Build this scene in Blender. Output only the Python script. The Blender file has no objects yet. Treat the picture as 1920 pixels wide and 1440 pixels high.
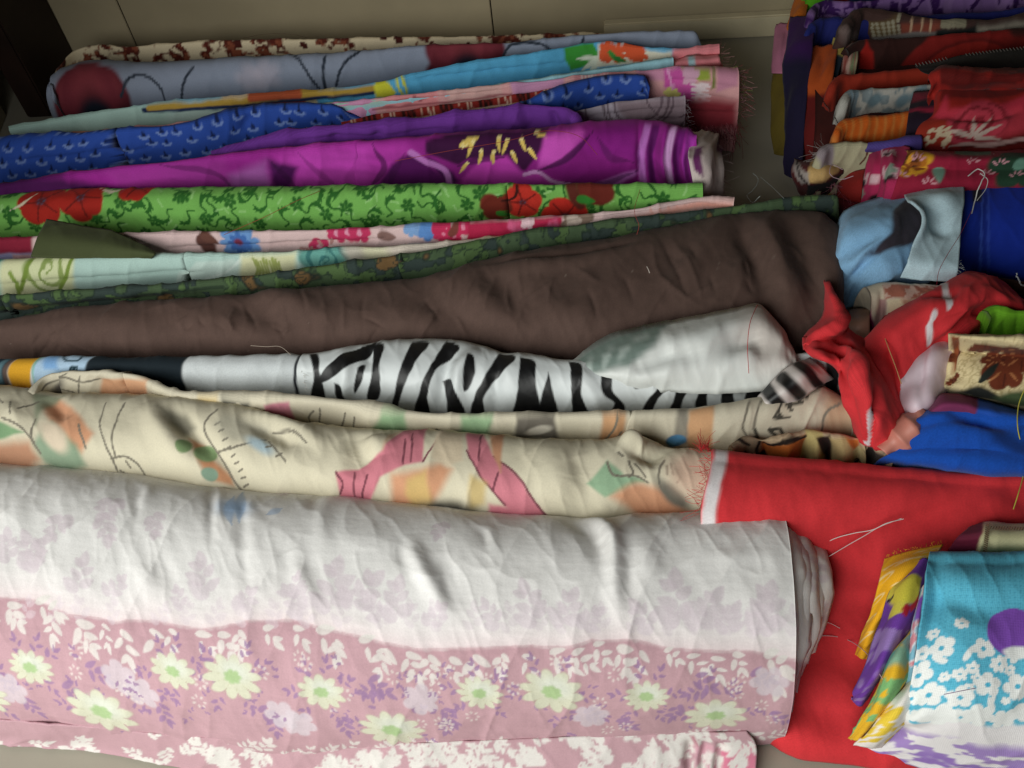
import bpy, math
import numpy as np

# ------------------------------------------------------------------ camera, light, exposure
scene = bpy.context.scene
PW, PH, FOC = 1920.0, 1440.0, 1768.0          # photograph size and focal length in its pixels
CAM_H, PITCH, ROLL = 1.2, math.radians(51.0), math.radians(8.1)
fwd = np.array([0, math.cos(PITCH), -math.sin(PITCH)])
r0 = np.array([1.0, 0, 0]); u0_ = np.array([0, math.sin(PITCH), math.cos(PITCH)])
rgt = r0 * math.cos(ROLL) - u0_ * math.sin(ROLL)
upv = u0_ * math.cos(ROLL) + r0 * math.sin(ROLL)
CAM = np.array([0, 0, CAM_H])
cd = bpy.data.cameras.new('camera'); cam = bpy.data.objects.new('camera', cd)
scene.collection.objects.link(cam); scene.camera = cam
from mathutils import Matrix
M = Matrix.Identity(4)
for i in range(3):
    M[i][0] = rgt[i]; M[i][1] = upv[i]; M[i][2] = -fwd[i]; M[i][3] = CAM[i]
cam.matrix_world = M
cd.sensor_fit = 'HORIZONTAL'; cd.sensor_width = 36.0; cd.lens = 36.0 * FOC / PW
cd.clip_start = 0.02; cd.clip_end = 60
world = bpy.data.worlds.new('World'); scene.world = world; world.use_nodes = True
world.node_tree.nodes['Background'].inputs[0].default_value = (0.80, 0.90, 1.0, 1)
world.node_tree.nodes['Background'].inputs[1].default_value = 0.008
ld = bpy.data.lights.new('window_light', 'AREA'); ld.shape = 'RECTANGLE'; ld.size = 1.8; ld.size_y = 1.2; ld.spread = math.radians(125)
ld.energy = 22.0; ld.color = (0.985, 1.0, 0.955)
lamp = bpy.data.objects.new('window_light', ld); scene.collection.objects.link(lamp)
lamp.location = (-1.00, -0.40, 1.10)
from mathutils import Vector
lamp.rotation_euler = (Vector((-0.1, 0.50, 0.0)) - Vector(lamp.location)).to_track_quat('-Z', 'Y').to_euler()
scene.view_settings.view_transform = 'Standard'; scene.view_settings.look = 'None'
scene.view_settings.exposure = 0.0; scene.view_settings.gamma = 1.0
scene.view_settings.use_curve_mapping = False
scene.render.engine = 'CYCLES'; scene.cycles.use_denoising = True

# ------------------------------------------------------------------ helpers
COL = scene.collection
rng = np.random.default_rng(7)
def lin(h):
    h = h.lstrip('#'); c = np.array([int(h[i:i+2], 16) / 255 for i in (0, 2, 4)])
    return np.where(c <= 0.04045, c / 12.92, ((c + 0.055) / 1.055) ** 2.4)
def rays(px, py):
    px = np.asarray(px, float); py = np.asarray(py, float)
    x = (px - PW / 2) / FOC; y = -(py - PH / 2) / FOC
    return fwd + x[..., None] * rgt + y[..., None] * upv
def unproj(px, py, z):
    d = rays(px, py); t = (np.asarray(z, float) - CAM_H) / d[..., 2]
    return CAM + d * t[..., None]
def proj(P):
    q = P - CAM; w = q @ fwd
    return PW / 2 + FOC * (q @ rgt) / w, PH / 2 - FOC * (q @ upv) / w
def sstep(a, b, x):
    t = np.clip((x - a) / (b - a), 0, 1); return t * t * (3 - 2 * t)
def crom(P, n, t=None):
    """resample a polyline smoothly by chord length"""
    P = np.asarray(P, float)
    k = np.r_[0, np.cumsum(np.linalg.norm(np.diff(P[:, :2], axis=0), axis=1) + 1e-9)]; k /= k[-1]
    if t is None: t = np.linspace(0, 1, n)
    if len(P) == 2: return P[0] + (P[1] - P[0]) * t[:, None]
    m = np.zeros_like(P); h = np.diff(k); d = np.diff(P, axis=0) / h[:, None]
    m[1:-1] = (d[:-1] * h[1:, None] + d[1:] * h[:-1, None]) / (h[:-1] + h[1:])[:, None]
    m[0] = d[0]; m[-1] = d[-1]
    i = np.clip(np.searchsorted(k, t, side='right') - 1, 0, len(h) - 1)
    s = ((t - k[i]) / h[i])[:, None]; hh = h[i][:, None]
    return ((2*s**3 - 3*s**2 + 1) * P[i] + (s**3 - 2*s**2 + s) * hh * m[i]
            + (-2*s**3 + 3*s**2) * P[i+1] + (s**3 - s**2) * hh * m[i+1])
_tab = np.random.default_rng(3).random((256, 256))
def vn(u, v, seed=0):
    u = u + seed * 17.31; v = v + seed * 9.77
    iu = np.floor(u).astype(int); iv = np.floor(v).astype(int)
    fu = u - iu; fv = v - iv; fu = fu*fu*(3-2*fu); fv = fv*fv*(3-2*fv)
    g = lambda a, b: _tab[a & 255, b & 255]
    return (g(iu, iv)*(1-fu) + g(iu+1, iv)*fu)*(1-fv) + (g(iu, iv+1)*(1-fu) + g(iu+1, iv+1)*fu)*fv
def fbm(u, v, seed=0, o=3):
    a = 0; w = 0.5; s = 0
    for k in range(o):
        a = a + w * vn(u * 2**k, v * 2**k, seed + k * 3); s += w; w *= 0.55
    return a / s

class Sheet:
    def __init__(s, P, cap=(0, 0), closed=False):
        s.P = P; s.nv, s.nu = P.shape[:2]; s.cap = cap; s.closed = closed
        du = np.linalg.norm(np.diff(P, axis=1), axis=2); dv = np.linalg.norm(np.diff(P, axis=0), axis=2)
        mu = du[s.nv // 4: max(s.nv // 4 + 1, 3 * s.nv // 4)].mean(0)
        s.U = np.tile(np.r_[0, np.cumsum(mu)], (s.nv, 1))
        s.V = np.vstack([np.zeros(s.nu), np.cumsum(dv, axis=0)])
        s.V = s.V - s.V.mean(1, keepdims=True)*0
        s.px, s.py = proj(P); s.cell = float(np.median(du))
        s.U = s.U + .0022*(vn(s.U*45, s.V*45, 1)-.5) + .0012*(vn(s.U*110, s.V*110, 4)-.5); s.V = s.V + .0022*(vn(s.U*45, s.V*45, 2)-.5) + .0012*(vn(s.U*110, s.V*110, 5)-.5)
        s.N = s.normals()
        s.vis = (s.N * (P - CAM)).sum(2) < 0
        if s.vis.mean() < 0.2: s.vis = ~s.vis
        s.C = np.full(P.shape, 0.5); s.D = np.zeros(P.shape[:2])
        s.soft = 1.0                                                # how crisply the cloth creases
    def normals(s):
        gu = np.gradient(s.P, axis=1); gv = np.gradient(s.P, axis=0)
        n = np.cross(gv, gu); n /= np.linalg.norm(n, axis=2, keepdims=True) + 1e-12
        if n[..., 2].mean() < 0: n = -n
        return n
    def at(s, px, py):
        d = (s.px - px)**2 + (s.py - py)**2 + np.where(s.vis, 0, 4000.0)
        i = np.unravel_index(np.argmin(d), d.shape); u, v = s.U[i], s.V[i]
        ex, ey = px - s.px[i], py - s.py[i]
        if math.hypot(ex, ey) > 5: k = s.sc(px, py); u += ex*k; v += ey*k*1.3
        return u, v
    def pts(s, pl): return np.array([s.at(*p) for p in pl])
    def sc(s, px, py):
        """metres of cloth per photograph pixel round a point"""
        d = np.linalg.norm(unproj(np.array(px), np.array(py), 0.1) - CAM); return d / FOC
    # --- relief
    def segdist(s, Q, w=slice(None)):
        U = s.U[:, w]; V = s.V[:, w]
        best = np.full(U.shape, 9.0); T = np.zeros(U.shape); n = len(Q) - 1
        for i in range(n):
            a, b = Q[i], Q[i+1]; e = b - a; L = (e*e).sum() + 1e-12
            t = np.clip(((U - a[0])*e[0] + (V - a[1])*e[1]) / L, 0, 1)
            d = np.hypot(U - a[0] - t*e[0], V - a[1] - t*e[1])
            m = d < best; best[m] = d[m]; T[m] = (i + t[m]) / n
        return best, T
    def ridge(s, pl, w, amp, taper=1.0):
        Q = s.pts(pl); Q = crom(Q, 10) if len(Q) > 2 else Q; r = 4*w if w > .0055 else 7*w
        sl = s.win(Q[:, 0].min()-r, Q[:, 0].max()+r); d, T = s.segdist(Q, sl)
        s.D[:, sl] += amp * (np.exp(-(d / w)**2) if w > .0055 else np.exp(-d / w * 1.1)) * np.clip(np.sin(np.pi * np.clip(T, 0.02, 0.98)), 0, 1)**taper
    def groove(s, pl, w=.0032, amp=-.007): s.ridge(pl, w, amp, .25)
    def crease(s, fu, fv, amp, seed, slant=0.0, p=2.0):
        n = fbm((s.U + slant * s.V) * fu, s.V * fv, seed, 2)
        s.D += amp * (1 - np.abs(2*n - 1))**p
    def bumpy(s, f, amp, seed): s.D += amp * (fbm(s.U*f, s.V*f, seed, 3) - 0.5)
    # --- print
    def fill(s, c): s.C[:] = lin(c)
    def mix(s, m, c, w=None):
        c = lin(c) if isinstance(c, str) else c
        C = s.C if w is None else s.C[:, w]
        C += (c - C) * m[..., None]
    def win(s, lo, hi):
        """the columns of cloth between two positions along it"""
        a = np.searchsorted(s.U[0], lo - .006); b = np.searchsorted(s.U[0], hi + .006); return slice(max(0, a-1), b+1)
    def rel(s, u, v, rot, w):
        x = s.U[:, w] - u; y = s.V[:, w] - v
        if rot: ca, sa = math.cos(rot), math.sin(rot); x, y = x*ca + y*sa, -x*sa + y*ca
        return x, y
    def ell(s, uv, a, b, c, rot=0, soft=0.15, k=1.0):
        R = max(a, b)*(1 + soft); w = s.win(uv[0]-R, uv[0]+R)
        x, y = s.rel(*uv, rot, w); r = np.hypot(x/a, y/b); s.mix(k*(1 - sstep(1-soft, 1+soft, r)), c, w)
    def flower(s, uv, R, c, n=6, dep=0.35, rot=0.0, sq=1.0, soft=0.1, k=1.0, p=0.6, core=None, cr=0.25):
        w = s.win(uv[0]-R*1.3, uv[0]+R*1.3); x, y = s.rel(*uv, 0, w); y = y / sq
        r = np.hypot(x, y); th = np.arctan2(y, x) + rot
        e = R * (1 - dep + dep * np.abs(np.cos(n*th/2))**p)
        s.mix(k*(1 - sstep(1-soft, 1+soft, r/e)), c, w)
        if core: s.mix(k*(1 - sstep(0.8, 1.15, r/(R*cr))), core, w)
    def leaf(s, uv, L, W, c, rot=0.0, k=1.0, tip=1.0):
        w = s.win(uv[0]-L-W, uv[0]+L+W); x, y = s.rel(*uv, rot, w); t = x / L
        e = W * np.sqrt(np.clip(t, 0, 1)) * np.clip(1 - t, 0, 1)**0.8 * 1.9
        d = np.abs(y) - e; s.mix(k*np.where((t > 0) & (t < 1), 1 - sstep(-0.25*W, 0.12*W, d), 0), c, w)
    def line(s, pl, w, c, k=1.0, uv=False, smooth=True, taper=False):
        Q = np.array(pl) if uv else s.pts(pl)
        if smooth and len(Q) > 2: Q = crom(Q, 5*len(Q))
        w = max(w, s.cell*.8); sl = s.win(Q[:, 0].min()-2*w, Q[:, 0].max()+2*w)
        d, T = s.segdist(Q, sl); ww = w * (np.clip(np.sin(np.pi*T), 0.15, 1) if taper else 1)
        s.mix(k*(1 - sstep(0.6, 1.25, d / ww)), c, sl)
    def poly(s, pl, c, soft=0.0012, k=1.0, uv=False, smooth=False):
        Q = np.array(pl, float) if uv else s.pts(pl)
        if smooth: Q = crom(np.vstack([Q, Q[:1]]), 8*len(Q))[:-1]
        w = s.win(Q[:, 0].min()-2*soft, Q[:, 0].max()+2*soft); U = s.U[:, w]; V = s.V[:, w]
        ins = np.zeros(U.shape, bool); best = np.full(U.shape, 9.0); n = len(Q)
        for i in range(n):
            a, b = Q[i], Q[(i+1) % n]; e = b - a; L = (e*e).sum() + 1e-14
            t = np.clip(((U-a[0])*e[0] + (V-a[1])*e[1]) / L, 0, 1)
            best = np.minimum(best, np.hypot(U-a[0]-t*e[0], V-a[1]-t*e[1]))
            if abs(b[1]-a[1]) > 1e-12:
                cr = ((a[1] > V) != (b[1] > V)) & (U < (b[0]-a[0])*(V-a[1])/(b[1]-a[1]) + a[0])
                ins ^= cr
        sd = np.where(ins, best, -best); s.mix(k*sstep(-soft, soft, sd), c, w)
    def sprig(s, uv, L, c, rot=0.0, n=5, k=1.0, fat=0.3, stem=None):
        u, v = uv; ca, sa = math.cos(rot), math.sin(rot)
        for i in range(n):
            t = (i + 0.6) / n; sd = 1 if i % 2 else -1
            p = (u + ca*L*t*0.75, v + sa*L*t*0.75)
            l = L*(0.5 - 0.18*t)*(0.85 + 0.3*rng.random())
            s.leaf(p, l, l*fat, c, rot + sd*(0.75 + 0.3*rng.random()), k)
        s.leaf((u + ca*L*0.7, v + sa*L*0.7), L*0.42, L*0.42*fat, c, rot, k)
        if stem: s.line([uv, (u + ca*L*0.8, v + sa*L*0.8)], L*0.018, stem, k, uv=True)
    def var(s, f, amp, seed):
        s.C *= (1 + amp*(fbm(s.U*f, s.V*f, seed, 3) - 0.5) * 2)[..., None]
    # --- mesh
    def mesh(s, name):
        k = int(s.U.max()*1000) % 37; s.crease(15, 6, .0034*s.soft, k+3, .3, 4.0); s.crease(38, 14, .0013*s.soft, k+11, -.4, 3.5)
        P = s.P + s.N * s.D[..., None]
        nv, nu = s.nv, s.nu; V = P.reshape(-1, 3); C = s.C.reshape(-1, 3); UV = np.stack([s.U, s.V], 2).reshape(-1, 2)
        i = np.arange(nv*nu).reshape(nv, nu)
        q = np.stack([i[:-1, :-1], i[:-1, 1:], i[1:, 1:], i[1:, :-1]], 2).reshape(-1, 4)
        if s.closed: q = np.vstack([q, np.stack([i[-1, :-1], i[-1, 1:], i[0, 1:], i[0, :-1]], 1)])
        for e, on in ((0, s.cap[0]), (nu-1, s.cap[1])):
            if not on: continue
            ring = P[:, e]; cen = ring.mean(0); inn = P[:, 3 if e == 0 else nu-4].mean(0)
            dirn = (inn - cen); dirn /= np.linalg.norm(dirn) + 1e-9
            base = len(V); rows = [i[:, e]]
            for k, (f, dp) in enumerate(((0.86, on*0.25), (0.55, on*0.8), (0.15, on))):
                R_ = cen + (ring - cen)*f + dirn*dp
                V = np.vstack([V, R_]); C = np.vstack([C, s.C[:, e]*(0.92)]); UV = np.vstack([UV, UV[i[:, e]]])
                rows.append(np.arange(base + k*nv, base + (k+1)*nv))
            for a, b in zip(rows[:-1], rows[1:]):
                qq = np.stack([a[:-1], a[1:], b[1:], b[:-1]], 1)
                q = np.vstack([q, qq if e else qq[:, ::-1]])
                q = np.vstack([q, [[a[-1], a[0], b[0], b[-1]]]])
        a_, b_, c_ = V[q[:, 0]], V[q[:, 1]], V[q[:, 2]]
        if s.nv*s.nu and np.cross(b_-a_, c_-a_)[:, 2].sum() < 0: q = q[:, ::-1]
        return mk_mesh(name, V, q, C, UV)
    def build(s, name, mat, parent=None, label=None, cat=None, group=None, solid=0.0):
        o = link(name, s.mesh(name), mat, parent)
        if solid:
            m = o.modifiers.new('thickness', 'SOLIDIFY'); m.thickness = solid; m.offset = -1
        return tag(o, label, cat, group)

def mk_mesh(name, V, q, C=None, UV=None, smooth=True):
    me = bpy.data.meshes.new(name); q = np.ascontiguousarray(q)
    me.vertices.add(len(V)); me.vertices.foreach_set('co', np.ascontiguousarray(V, dtype=np.float32).ravel())
    k = q.shape[1]
    me.loops.add(q.size); me.loops.foreach_set('vertex_index', q.ravel().astype(np.int32))
    me.polygons.add(len(q)); me.polygons.foreach_set('loop_start', np.arange(0, q.size, k, dtype=np.int32))
    me.polygons.foreach_set('loop_total', np.full(len(q), k, dtype=np.int32))
    me.update(calc_edges=True)
    if smooth: me.polygons.foreach_set('use_smooth', np.ones(len(q), bool))
    if C is not None:
        at = me.color_attributes.new('print', 'FLOAT_COLOR', 'POINT')
        at.data.foreach_set('color', np.c_[np.clip(C, 0, 1), np.ones(len(C))].astype(np.float32).ravel())
    if UV is not None:
        l = me.uv_layers.new(name='cloth'); l.data.foreach_set('uv', UV[q.ravel()].astype(np.float32).ravel())
    return me
def link(name, me, mat, parent=None):
    n = len(me.vertices); co = np.empty(n*3, np.float32); me.vertices.foreach_get('co', co); co = co.reshape(-1, 3)
    org = np.array([(co[:, 0].min()+co[:, 0].max())/2, (co[:, 1].min()+co[:, 1].max())/2, co[:, 2].min()])
    co -= org; me.vertices.foreach_set('co', co.ravel()); me.update()
    o = bpy.data.objects.new(name, me); COL.objects.link(o)
    if mat: me.materials.append(mat)
    if parent is not None:
        o.parent = parent; org = org - np.array(POS[parent.name])
    o.location = [float(x) for x in org]; POS[o.name] = [float(x) for x in (org if parent is None else org + np.array(POS[parent.name]))]
    return o
POS = {}
def tag(o, label=None, cat=None, group=None, kind=None):
    if label: o['label'] = label
    if cat: o['category'] = cat
    if group: o['group'] = group
    if kind: o['kind'] = kind
    return o
def thing(name, label, cat, px, py, group=None):
    o = bpy.data.objects.new(name, None); COL.objects.link(o); o.empty_display_size = 0.05
    p = unproj(np.array(float(px)), np.array(float(py)), 0.0); o.location = [float(x) for x in p]; POS[o.name] = [float(x) for x in p]
    return tag(o, label, cat, group)

def extend(r):
    """cloths that leave the picture on the right run on for another hand's width"""
    r = np.asarray(r, float)
    if r[-1, 0] < 1985: return r
    d = (r[-1]-r[-2])/max(r[-1, 0]-r[-2, 0], 40.0); n = r[-1] + d*120
    if len(n) > 2: n[2] = r[-1, 2]*.9
    return np.vstack([r, n])
def loft(rows, res=3.0, cap=(0, 0)):
    """rows of (px, py, z): a cloth surface through real points measured off the photograph"""
    R = [extend(r) for r in rows]; res *= 1.42
    ln = max(np.linalg.norm(np.diff(r[:, :2], axis=0), axis=1).sum() for r in R)
    hg = max(sum(np.linalg.norm(R[j+1][k][:2] - R[j][k2][:2]) for j in range(len(R)-1)) for k, k2 in ((0, 0), (-1, -1)))
    nu = int(max(12, ln/res)); nv = int(max(8, hg/res))
    G = np.stack([crom(r, nu) for r in R])                       # rows, nu, 3 (px, py, z)
    mid = G[:, nu//2]; t0 = np.r_[0, np.cumsum(np.linalg.norm(np.diff(mid[:, :2], axis=0), axis=1) + 2)]; t0 /= t0[-1]
    Q = np.empty((nv, nu, 3)); t = np.linspace(0, 1, nv)
    for j in range(nu): Q[:, j] = crom_k(G[:, j], t0, t)
    return Sheet(unproj(Q[..., 0], Q[..., 1], np.maximum(Q[..., 2], 0.003)), cap)
def crom_k(P, k, t):
    if len(P) == 2: return P[0] + (P[1]-P[0])*t[:, None]
    h = np.diff(k); d = np.diff(P, axis=0)/h[:, None]; m = np.zeros_like(P)
    m[1:-1] = (d[:-1]*h[1:, None] + d[1:]*h[:-1, None])/(h[:-1]+h[1:])[:, None]; m[0] = d[0]; m[-1] = d[-1]
    i = np.clip(np.searchsorted(k, t, side='right')-1, 0, len(h)-1); s = ((t-k[i])/h[i])[:, None]; hh = h[i][:, None]
    return ((2*s**3-3*s**2+1)*P[i] + (s**3-2*s**2+s)*hh*m[i] + (-2*s**3+3*s**2)*P[i+1] + (s**3-s**2)*hh*m[i+1])
def bolt(T, L, h, e=2.3, base=0.0, res=3.2, cap=(0, 0.012), zf=0.45, lean=0.0, rnd=0.0):
    """a roll or folded bolt lying on the floor: T its upper outline, L where its near side passes from view"""
    T = extend(T); L = extend(L)
    ln = np.linalg.norm(np.diff(T, axis=0), axis=1).sum(); nu = int(max(14, ln/res))
    t = crom(T, nu); l = crom(L, nu); hh = np.full(nu, h) if np.isscalar(h) else np.interp(np.linspace(0, 1, nu), np.linspace(0, 1, len(h)), h)
    a = np.linspace(0, np.pi, 61); ca, sa = np.cos(a), np.sin(a)
    pd = np.sign(ca)*np.abs(ca)**(2/e); pz = np.abs(sa)**(2/e)      # back (+1) to front (-1)
    F0 = unproj(l[:, 0], l[:, 1], base + hh*zf); F0[:, 2] = 0
    tx, ty = t[:, 0].copy(), t[:, 1].copy()
    for it in range(9):
        B = unproj(tx, ty, base + hh*0.75); B[:, 2] = 0
        F = F0.copy(); dirn = B - F; mn = 0.022
        bad = (dirn @ np.array([0, 1.0, 0])) < mn
        F[bad] = B[bad] - np.array([0, mn, 0]); c = (B+F)/2; hd = (B-F)/2
        S = c[None] + hd[None]*pd[:, None, None]; S = S + lean*hd[None]*pz[:, None, None]
        S[..., 2] = base + hh[None]*pz[:, None]
        x_, y_ = proj(S); k = np.argmin(y_, axis=0); j = np.arange(nu)
        ty += (t[:, 1] - y_[k, j])*0.8; tx += (t[:, 0] - x_[k, j])*0.8
    # even spacing round the section
    vis_px = np.abs(np.diff(y_, axis=0)).sum(0).max(); nv = int(max(14, vis_px/res))
    sm = S[:, nu//2]; d = np.r_[0, np.cumsum(np.hypot(*np.abs(np.diff(np.c_[x_[:, nu//2], y_[:, nu//2]], axis=0)).T) + 0.15)]
    ai = np.interp(np.linspace(0, d[-1], nv), d, np.arange(61)); i0 = np.clip(ai.astype(int), 0, 59); f = (ai-i0)[:, None, None]
    S = S[i0]*(1-f) + S[i0+1]*f
    if rnd:                                                      # rounded ends
        m = int(max(3, rnd/res))
        for s_, on in ((0, cap[0]), (1, cap[1])):
            if not on: continue
            for q in range(m):
                col = q if s_ == 0 else nu-1-q; w = 1 - 0.35*(1 - math.sqrt(1-(1-(q+0.5)/m)**2))
                cc = S[:, col].mean(0); cc[2] = base; S[:, col] = cc + (S[:, col]-cc)*w
    return Sheet(S, cap, closed=False)

def tube_pts(P, r, n=5):
    P = np.asarray(P, float); m = len(P); t = np.gradient(P, axis=0); t /= np.linalg.norm(t, axis=1, keepdims=True) + 1e-12
    a = np.cross(t, [0.13, 0.21, 0.97]); a /= np.linalg.norm(a, axis=1, keepdims=True) + 1e-12; b = np.cross(t, a)
    th = np.arange(n)*2*np.pi/n; rr = np.broadcast_to(np.asarray(r, float), (m,))
    V = P[:, None] + rr[:, None, None]*(np.cos(th)[None, :, None]*a[:, None] + np.sin(th)[None, :, None]*b[:, None])
    i = np.arange(m*n).reshape(m, n); j = np.roll(i, -1, axis=1)
    return V.reshape(-1, 3), np.stack([i[:-1], j[:-1], j[1:], i[1:]], 2).reshape(-1, 4)
def thread(name, pl, r, color, label=None, parent=None, group=None, n=40, wob=0.0, seed=1):
    q = crom(np.asarray(pl, float), n); g = np.random.default_rng(seed)
    P = unproj(q[:, 0], q[:, 1], q[:, 2])
    if wob: P += np.cumsum(g.normal(0, wob, P.shape), axis=0)*np.sin(np.linspace(0, np.pi, n))[:, None]*0.3
    V, Q = tube_pts(P, r)
    o = link(name, mk_mesh(name, V, Q, np.tile(lin(color), (len(V), 1))), MT['thread'], parent)
    return tag(o, label, 'thread' if label else None, group)
def fringe(name, parent, edge, direc, length, n, color, r=0.00032, seed=2, spread=0.5, drop=0.0, color2=None):
    """loose yarn ends along a cut edge; edge and direc in photograph pixels, drop in metres"""
    g = np.random.default_rng(seed); E = crom(np.asarray(edge, float), n); VV, QQ, CC = [], [], []; b = 0
    for k in range(n):
        p = E[k] + np.r_[g.normal(0, 2, 2), g.normal(0, 0.002)]
        d = np.array(direc, float) + g.normal(0, spread, 2)*np.linalg.norm(direc); l = length*(0.35 + 0.9*g.random())
        d = d/np.linalg.norm(d)*l; c = g.normal(0, 0.25, 2)*l
        tt = np.linspace(0, 1, 7)[:, None]
        q = p[:2] + d*tt + c*(tt*tt); z = np.maximum(p[2] - drop*tt[:, 0]**1.5*(0.5+g.random()) + g.normal(0, 0.003)*tt[:, 0], 0.003)
        V, Q = tube_pts(unproj(q[:, 0], q[:, 1], z), r, 3); VV.append(V); QQ.append(Q + b); b += len(V)
        cc = lin(color if (color2 is None or g.random() < 0.6) else color2); CC.append(np.tile(cc*(0.8+0.4*g.random()), (len(V), 1)))
    o = link(name, mk_mesh(name, np.vstack(VV), np.vstack(QQ), np.vstack(CC)), MT['thread'], parent)
    return tag(o, kind='stuff')

# ------------------------------------------------------------------ materials
MT = {}
def cloth_mat(key, rough=0.85, sheen=0.04, weave=1400.0, bump=0.25, grain=0.10, fuzz=0.0, spec=0.25, trans=0.0):
    m = bpy.data.materials.new('cloth_' + key); m.use_nodes = True; nt = m.node_tree; N = nt.nodes; K = nt.links
    b = N['Principled BSDF']; at = N.new('ShaderNodeAttribute'); at.attribute_name = 'print'
    uv = N.new('ShaderNodeUVMap'); uv.uv_map = 'cloth'
    w1 = N.new('ShaderNodeTexWave'); w1.wave_type = 'BANDS'; w1.bands_direction = 'X'; w1.inputs['Scale'].default_value = weave/6.28
    w2 = N.new('ShaderNodeTexWave'); w2.wave_type = 'BANDS'; w2.bands_direction = 'Y'; w2.inputs['Scale'].default_value = weave/6.28
    for w in (w1, w2):
        w.inputs['Distortion'].default_value = 0.8; w.inputs['Detail'].default_value = 1; K.new(uv.outputs[0], w.inputs['Vector'])
    ns = N.new('ShaderNodeTexNoise'); ns.inputs['Scale'].default_value = 420; ns.inputs['Detail'].default_value = 3
    K.new(uv.outputs[0], ns.inputs['Vector'])
    n2 = N.new('ShaderNodeTexNoise'); n2.inputs['Scale'].default_value = 38; n2.inputs['Detail'].default_value = 4
    K.new(uv.outputs[0], n2.inputs['Vector'])
    mx = N.new('ShaderNodeMath'); mx.operation = 'ADD'; K.new(w1.outputs['Fac'], mx.inputs[0]); K.new(w2.outputs['Fac'], mx.inputs[1])
    m2 = N.new('ShaderNodeMath'); m2.operation = 'MULTIPLY_ADD'; m2.inputs[1].default_value = 0.25; K.new(mx.outputs[0], m2.inputs[0])
    m3 = N.new('ShaderNodeMath'); m3.operation = 'MULTIPLY'; m3.inputs[1].default_value = 0.5; K.new(ns.outputs['Fac'], m3.inputs[0])
    K.new(m3.outputs[0], m2.inputs[2])                             # weave 0..1
    mr = N.new('ShaderNodeMapRange'); mr.inputs['From Min'].default_value = 0.2; mr.inputs['From Max'].default_value = 0.8
    mr.inputs['To Min'].default_value = 1-grain; mr.inputs['To Max'].default_value = 1+grain; K.new(m2.outputs[0], mr.inputs['Value'])
    vm = N.new('ShaderNodeVectorMath'); vm.operation = 'SCALE'; K.new(at.outputs['Color'], vm.inputs[0]); K.new(mr.outputs[0], vm.inputs['Scale'])
    K.new(vm.outputs[0], b.inputs['Base Color'])
    bp = N.new('ShaderNodeBump'); bp.inputs['Strength'].default_value = bump; bp.inputs['Distance'].default_value = 0.0006; K.new(m2.outputs[0], bp.inputs['Height'])
    bq = N.new('ShaderNodeBump'); bq.inputs['Strength'].default_value = 0.35; bq.inputs['Distance'].default_value = 0.003; K.new(n2.outputs['Fac'], bq.inputs['Height'])
    K.new(bp.outputs[0], bq.inputs['Normal']); K.new(bq.outputs[0], b.inputs['Normal'])
    b.inputs['Roughness'].default_value = rough; b.inputs['Specular IOR Level'].default_value = spec
    b.inputs['Sheen Weight'].default_value = sheen; b.inputs['Sheen Roughness'].default_value = 0.5
    MT[key] = m; return m
cloth_mat('cotton', grain=0.2); cloth_mat('fine', grain=0.13, weave=2200, bump=0.15); cloth_mat('satin', rough=0.5, sheen=0.02, grain=0.03, bump=0.08, spec=0.5)
cloth_mat('fleece', rough=1.0, sheen=0.12, weave=2600, bump=0.6, grain=0.34, spec=0.05)
cloth_mat('coarse', weave=1150, bump=0.5, grain=0.16); cloth_mat('thread', grain=0.1, bump=0.0)
def plain_mat(key, c, rough=0.6, var=0.12, scale=9.0, bump=0.05, c2=None, spec=0.35):
    m = bpy.data.materials.new(key); m.use_nodes = True; nt = m.node_tree; N = nt.nodes; K = nt.links; b = N['Principled BSDF']
    tc = N.new('ShaderNodeTexCoord'); ns = N.new('ShaderNodeTexNoise'); ns.inputs['Scale'].default_value = scale; ns.inputs['Detail'].default_value = 6
    K.new(tc.outputs['Object'], ns.inputs['Vector'])
    r = N.new('ShaderNodeValToRGB'); a = lin(c); d = lin(c2) if c2 else a*(1-var)
    r.color_ramp.elements[0].position = 0.35; r.color_ramp.elements[1].position = 0.68
    r.color_ramp.elements[0].color = (*d, 1); r.color_ramp.elements[1].color = (*a, 1); K.new(ns.outputs['Fac'], r.inputs[0]); K.new(r.outputs[0], b.inputs['Base Color'])
    bp = N.new('ShaderNodeBump'); bp.inputs['Strength'].default_value = bump; bp.inputs['Distance'].default_value = 0.002
    K.new(ns.outputs['Fac'], bp.inputs['Height']); K.new(bp.outputs[0], b.inputs['Normal'])
    b.inputs['Roughness'].default_value = rough; b.inputs['Specular IOR Level'].default_value = spec; MT[key] = m; return m
plain_mat('tile', '#a99c80', 0.45, 0.22, 4); plain_mat('grout', '#4a4335', 0.9); plain_mat('floor', '#9f998b', 0.4, 0.08, 5)
plain_mat('dark_wood', '#2a1a14', 0.5, 0.4, 14, 0.2); plain_mat('ledge', '#d3c6a6', 0.5, 0.2, 10)

def box_mesh(name, c, X, Y, Z, bev=0.002):
    """box from corner c along the vectors X, Y, Z with a small chamfer"""
    import bmesh
    bm = bmesh.new(); vs = [bm.verts.new(c + X*a + Y*b + Z*d) for a in (0, 1) for b in (0, 1) for d in (0, 1)]
    for f in ((0, 1, 3, 2), (4, 6, 7, 5), (0, 4, 5, 1), (2, 3, 7, 6), (0, 2, 6, 4), (1, 5, 7, 3)): bm.faces.new([vs[k] for k in f])
    bmesh.ops.recalc_face_normals(bm, faces=bm.faces)
    if bev: bmesh.ops.bevel(bm, geom=list(bm.edges), offset=bev, segments=2, affect='EDGES')
    me = bpy.data.meshes.new(name); bm.to_mesh(me); bm.free(); return me
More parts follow.
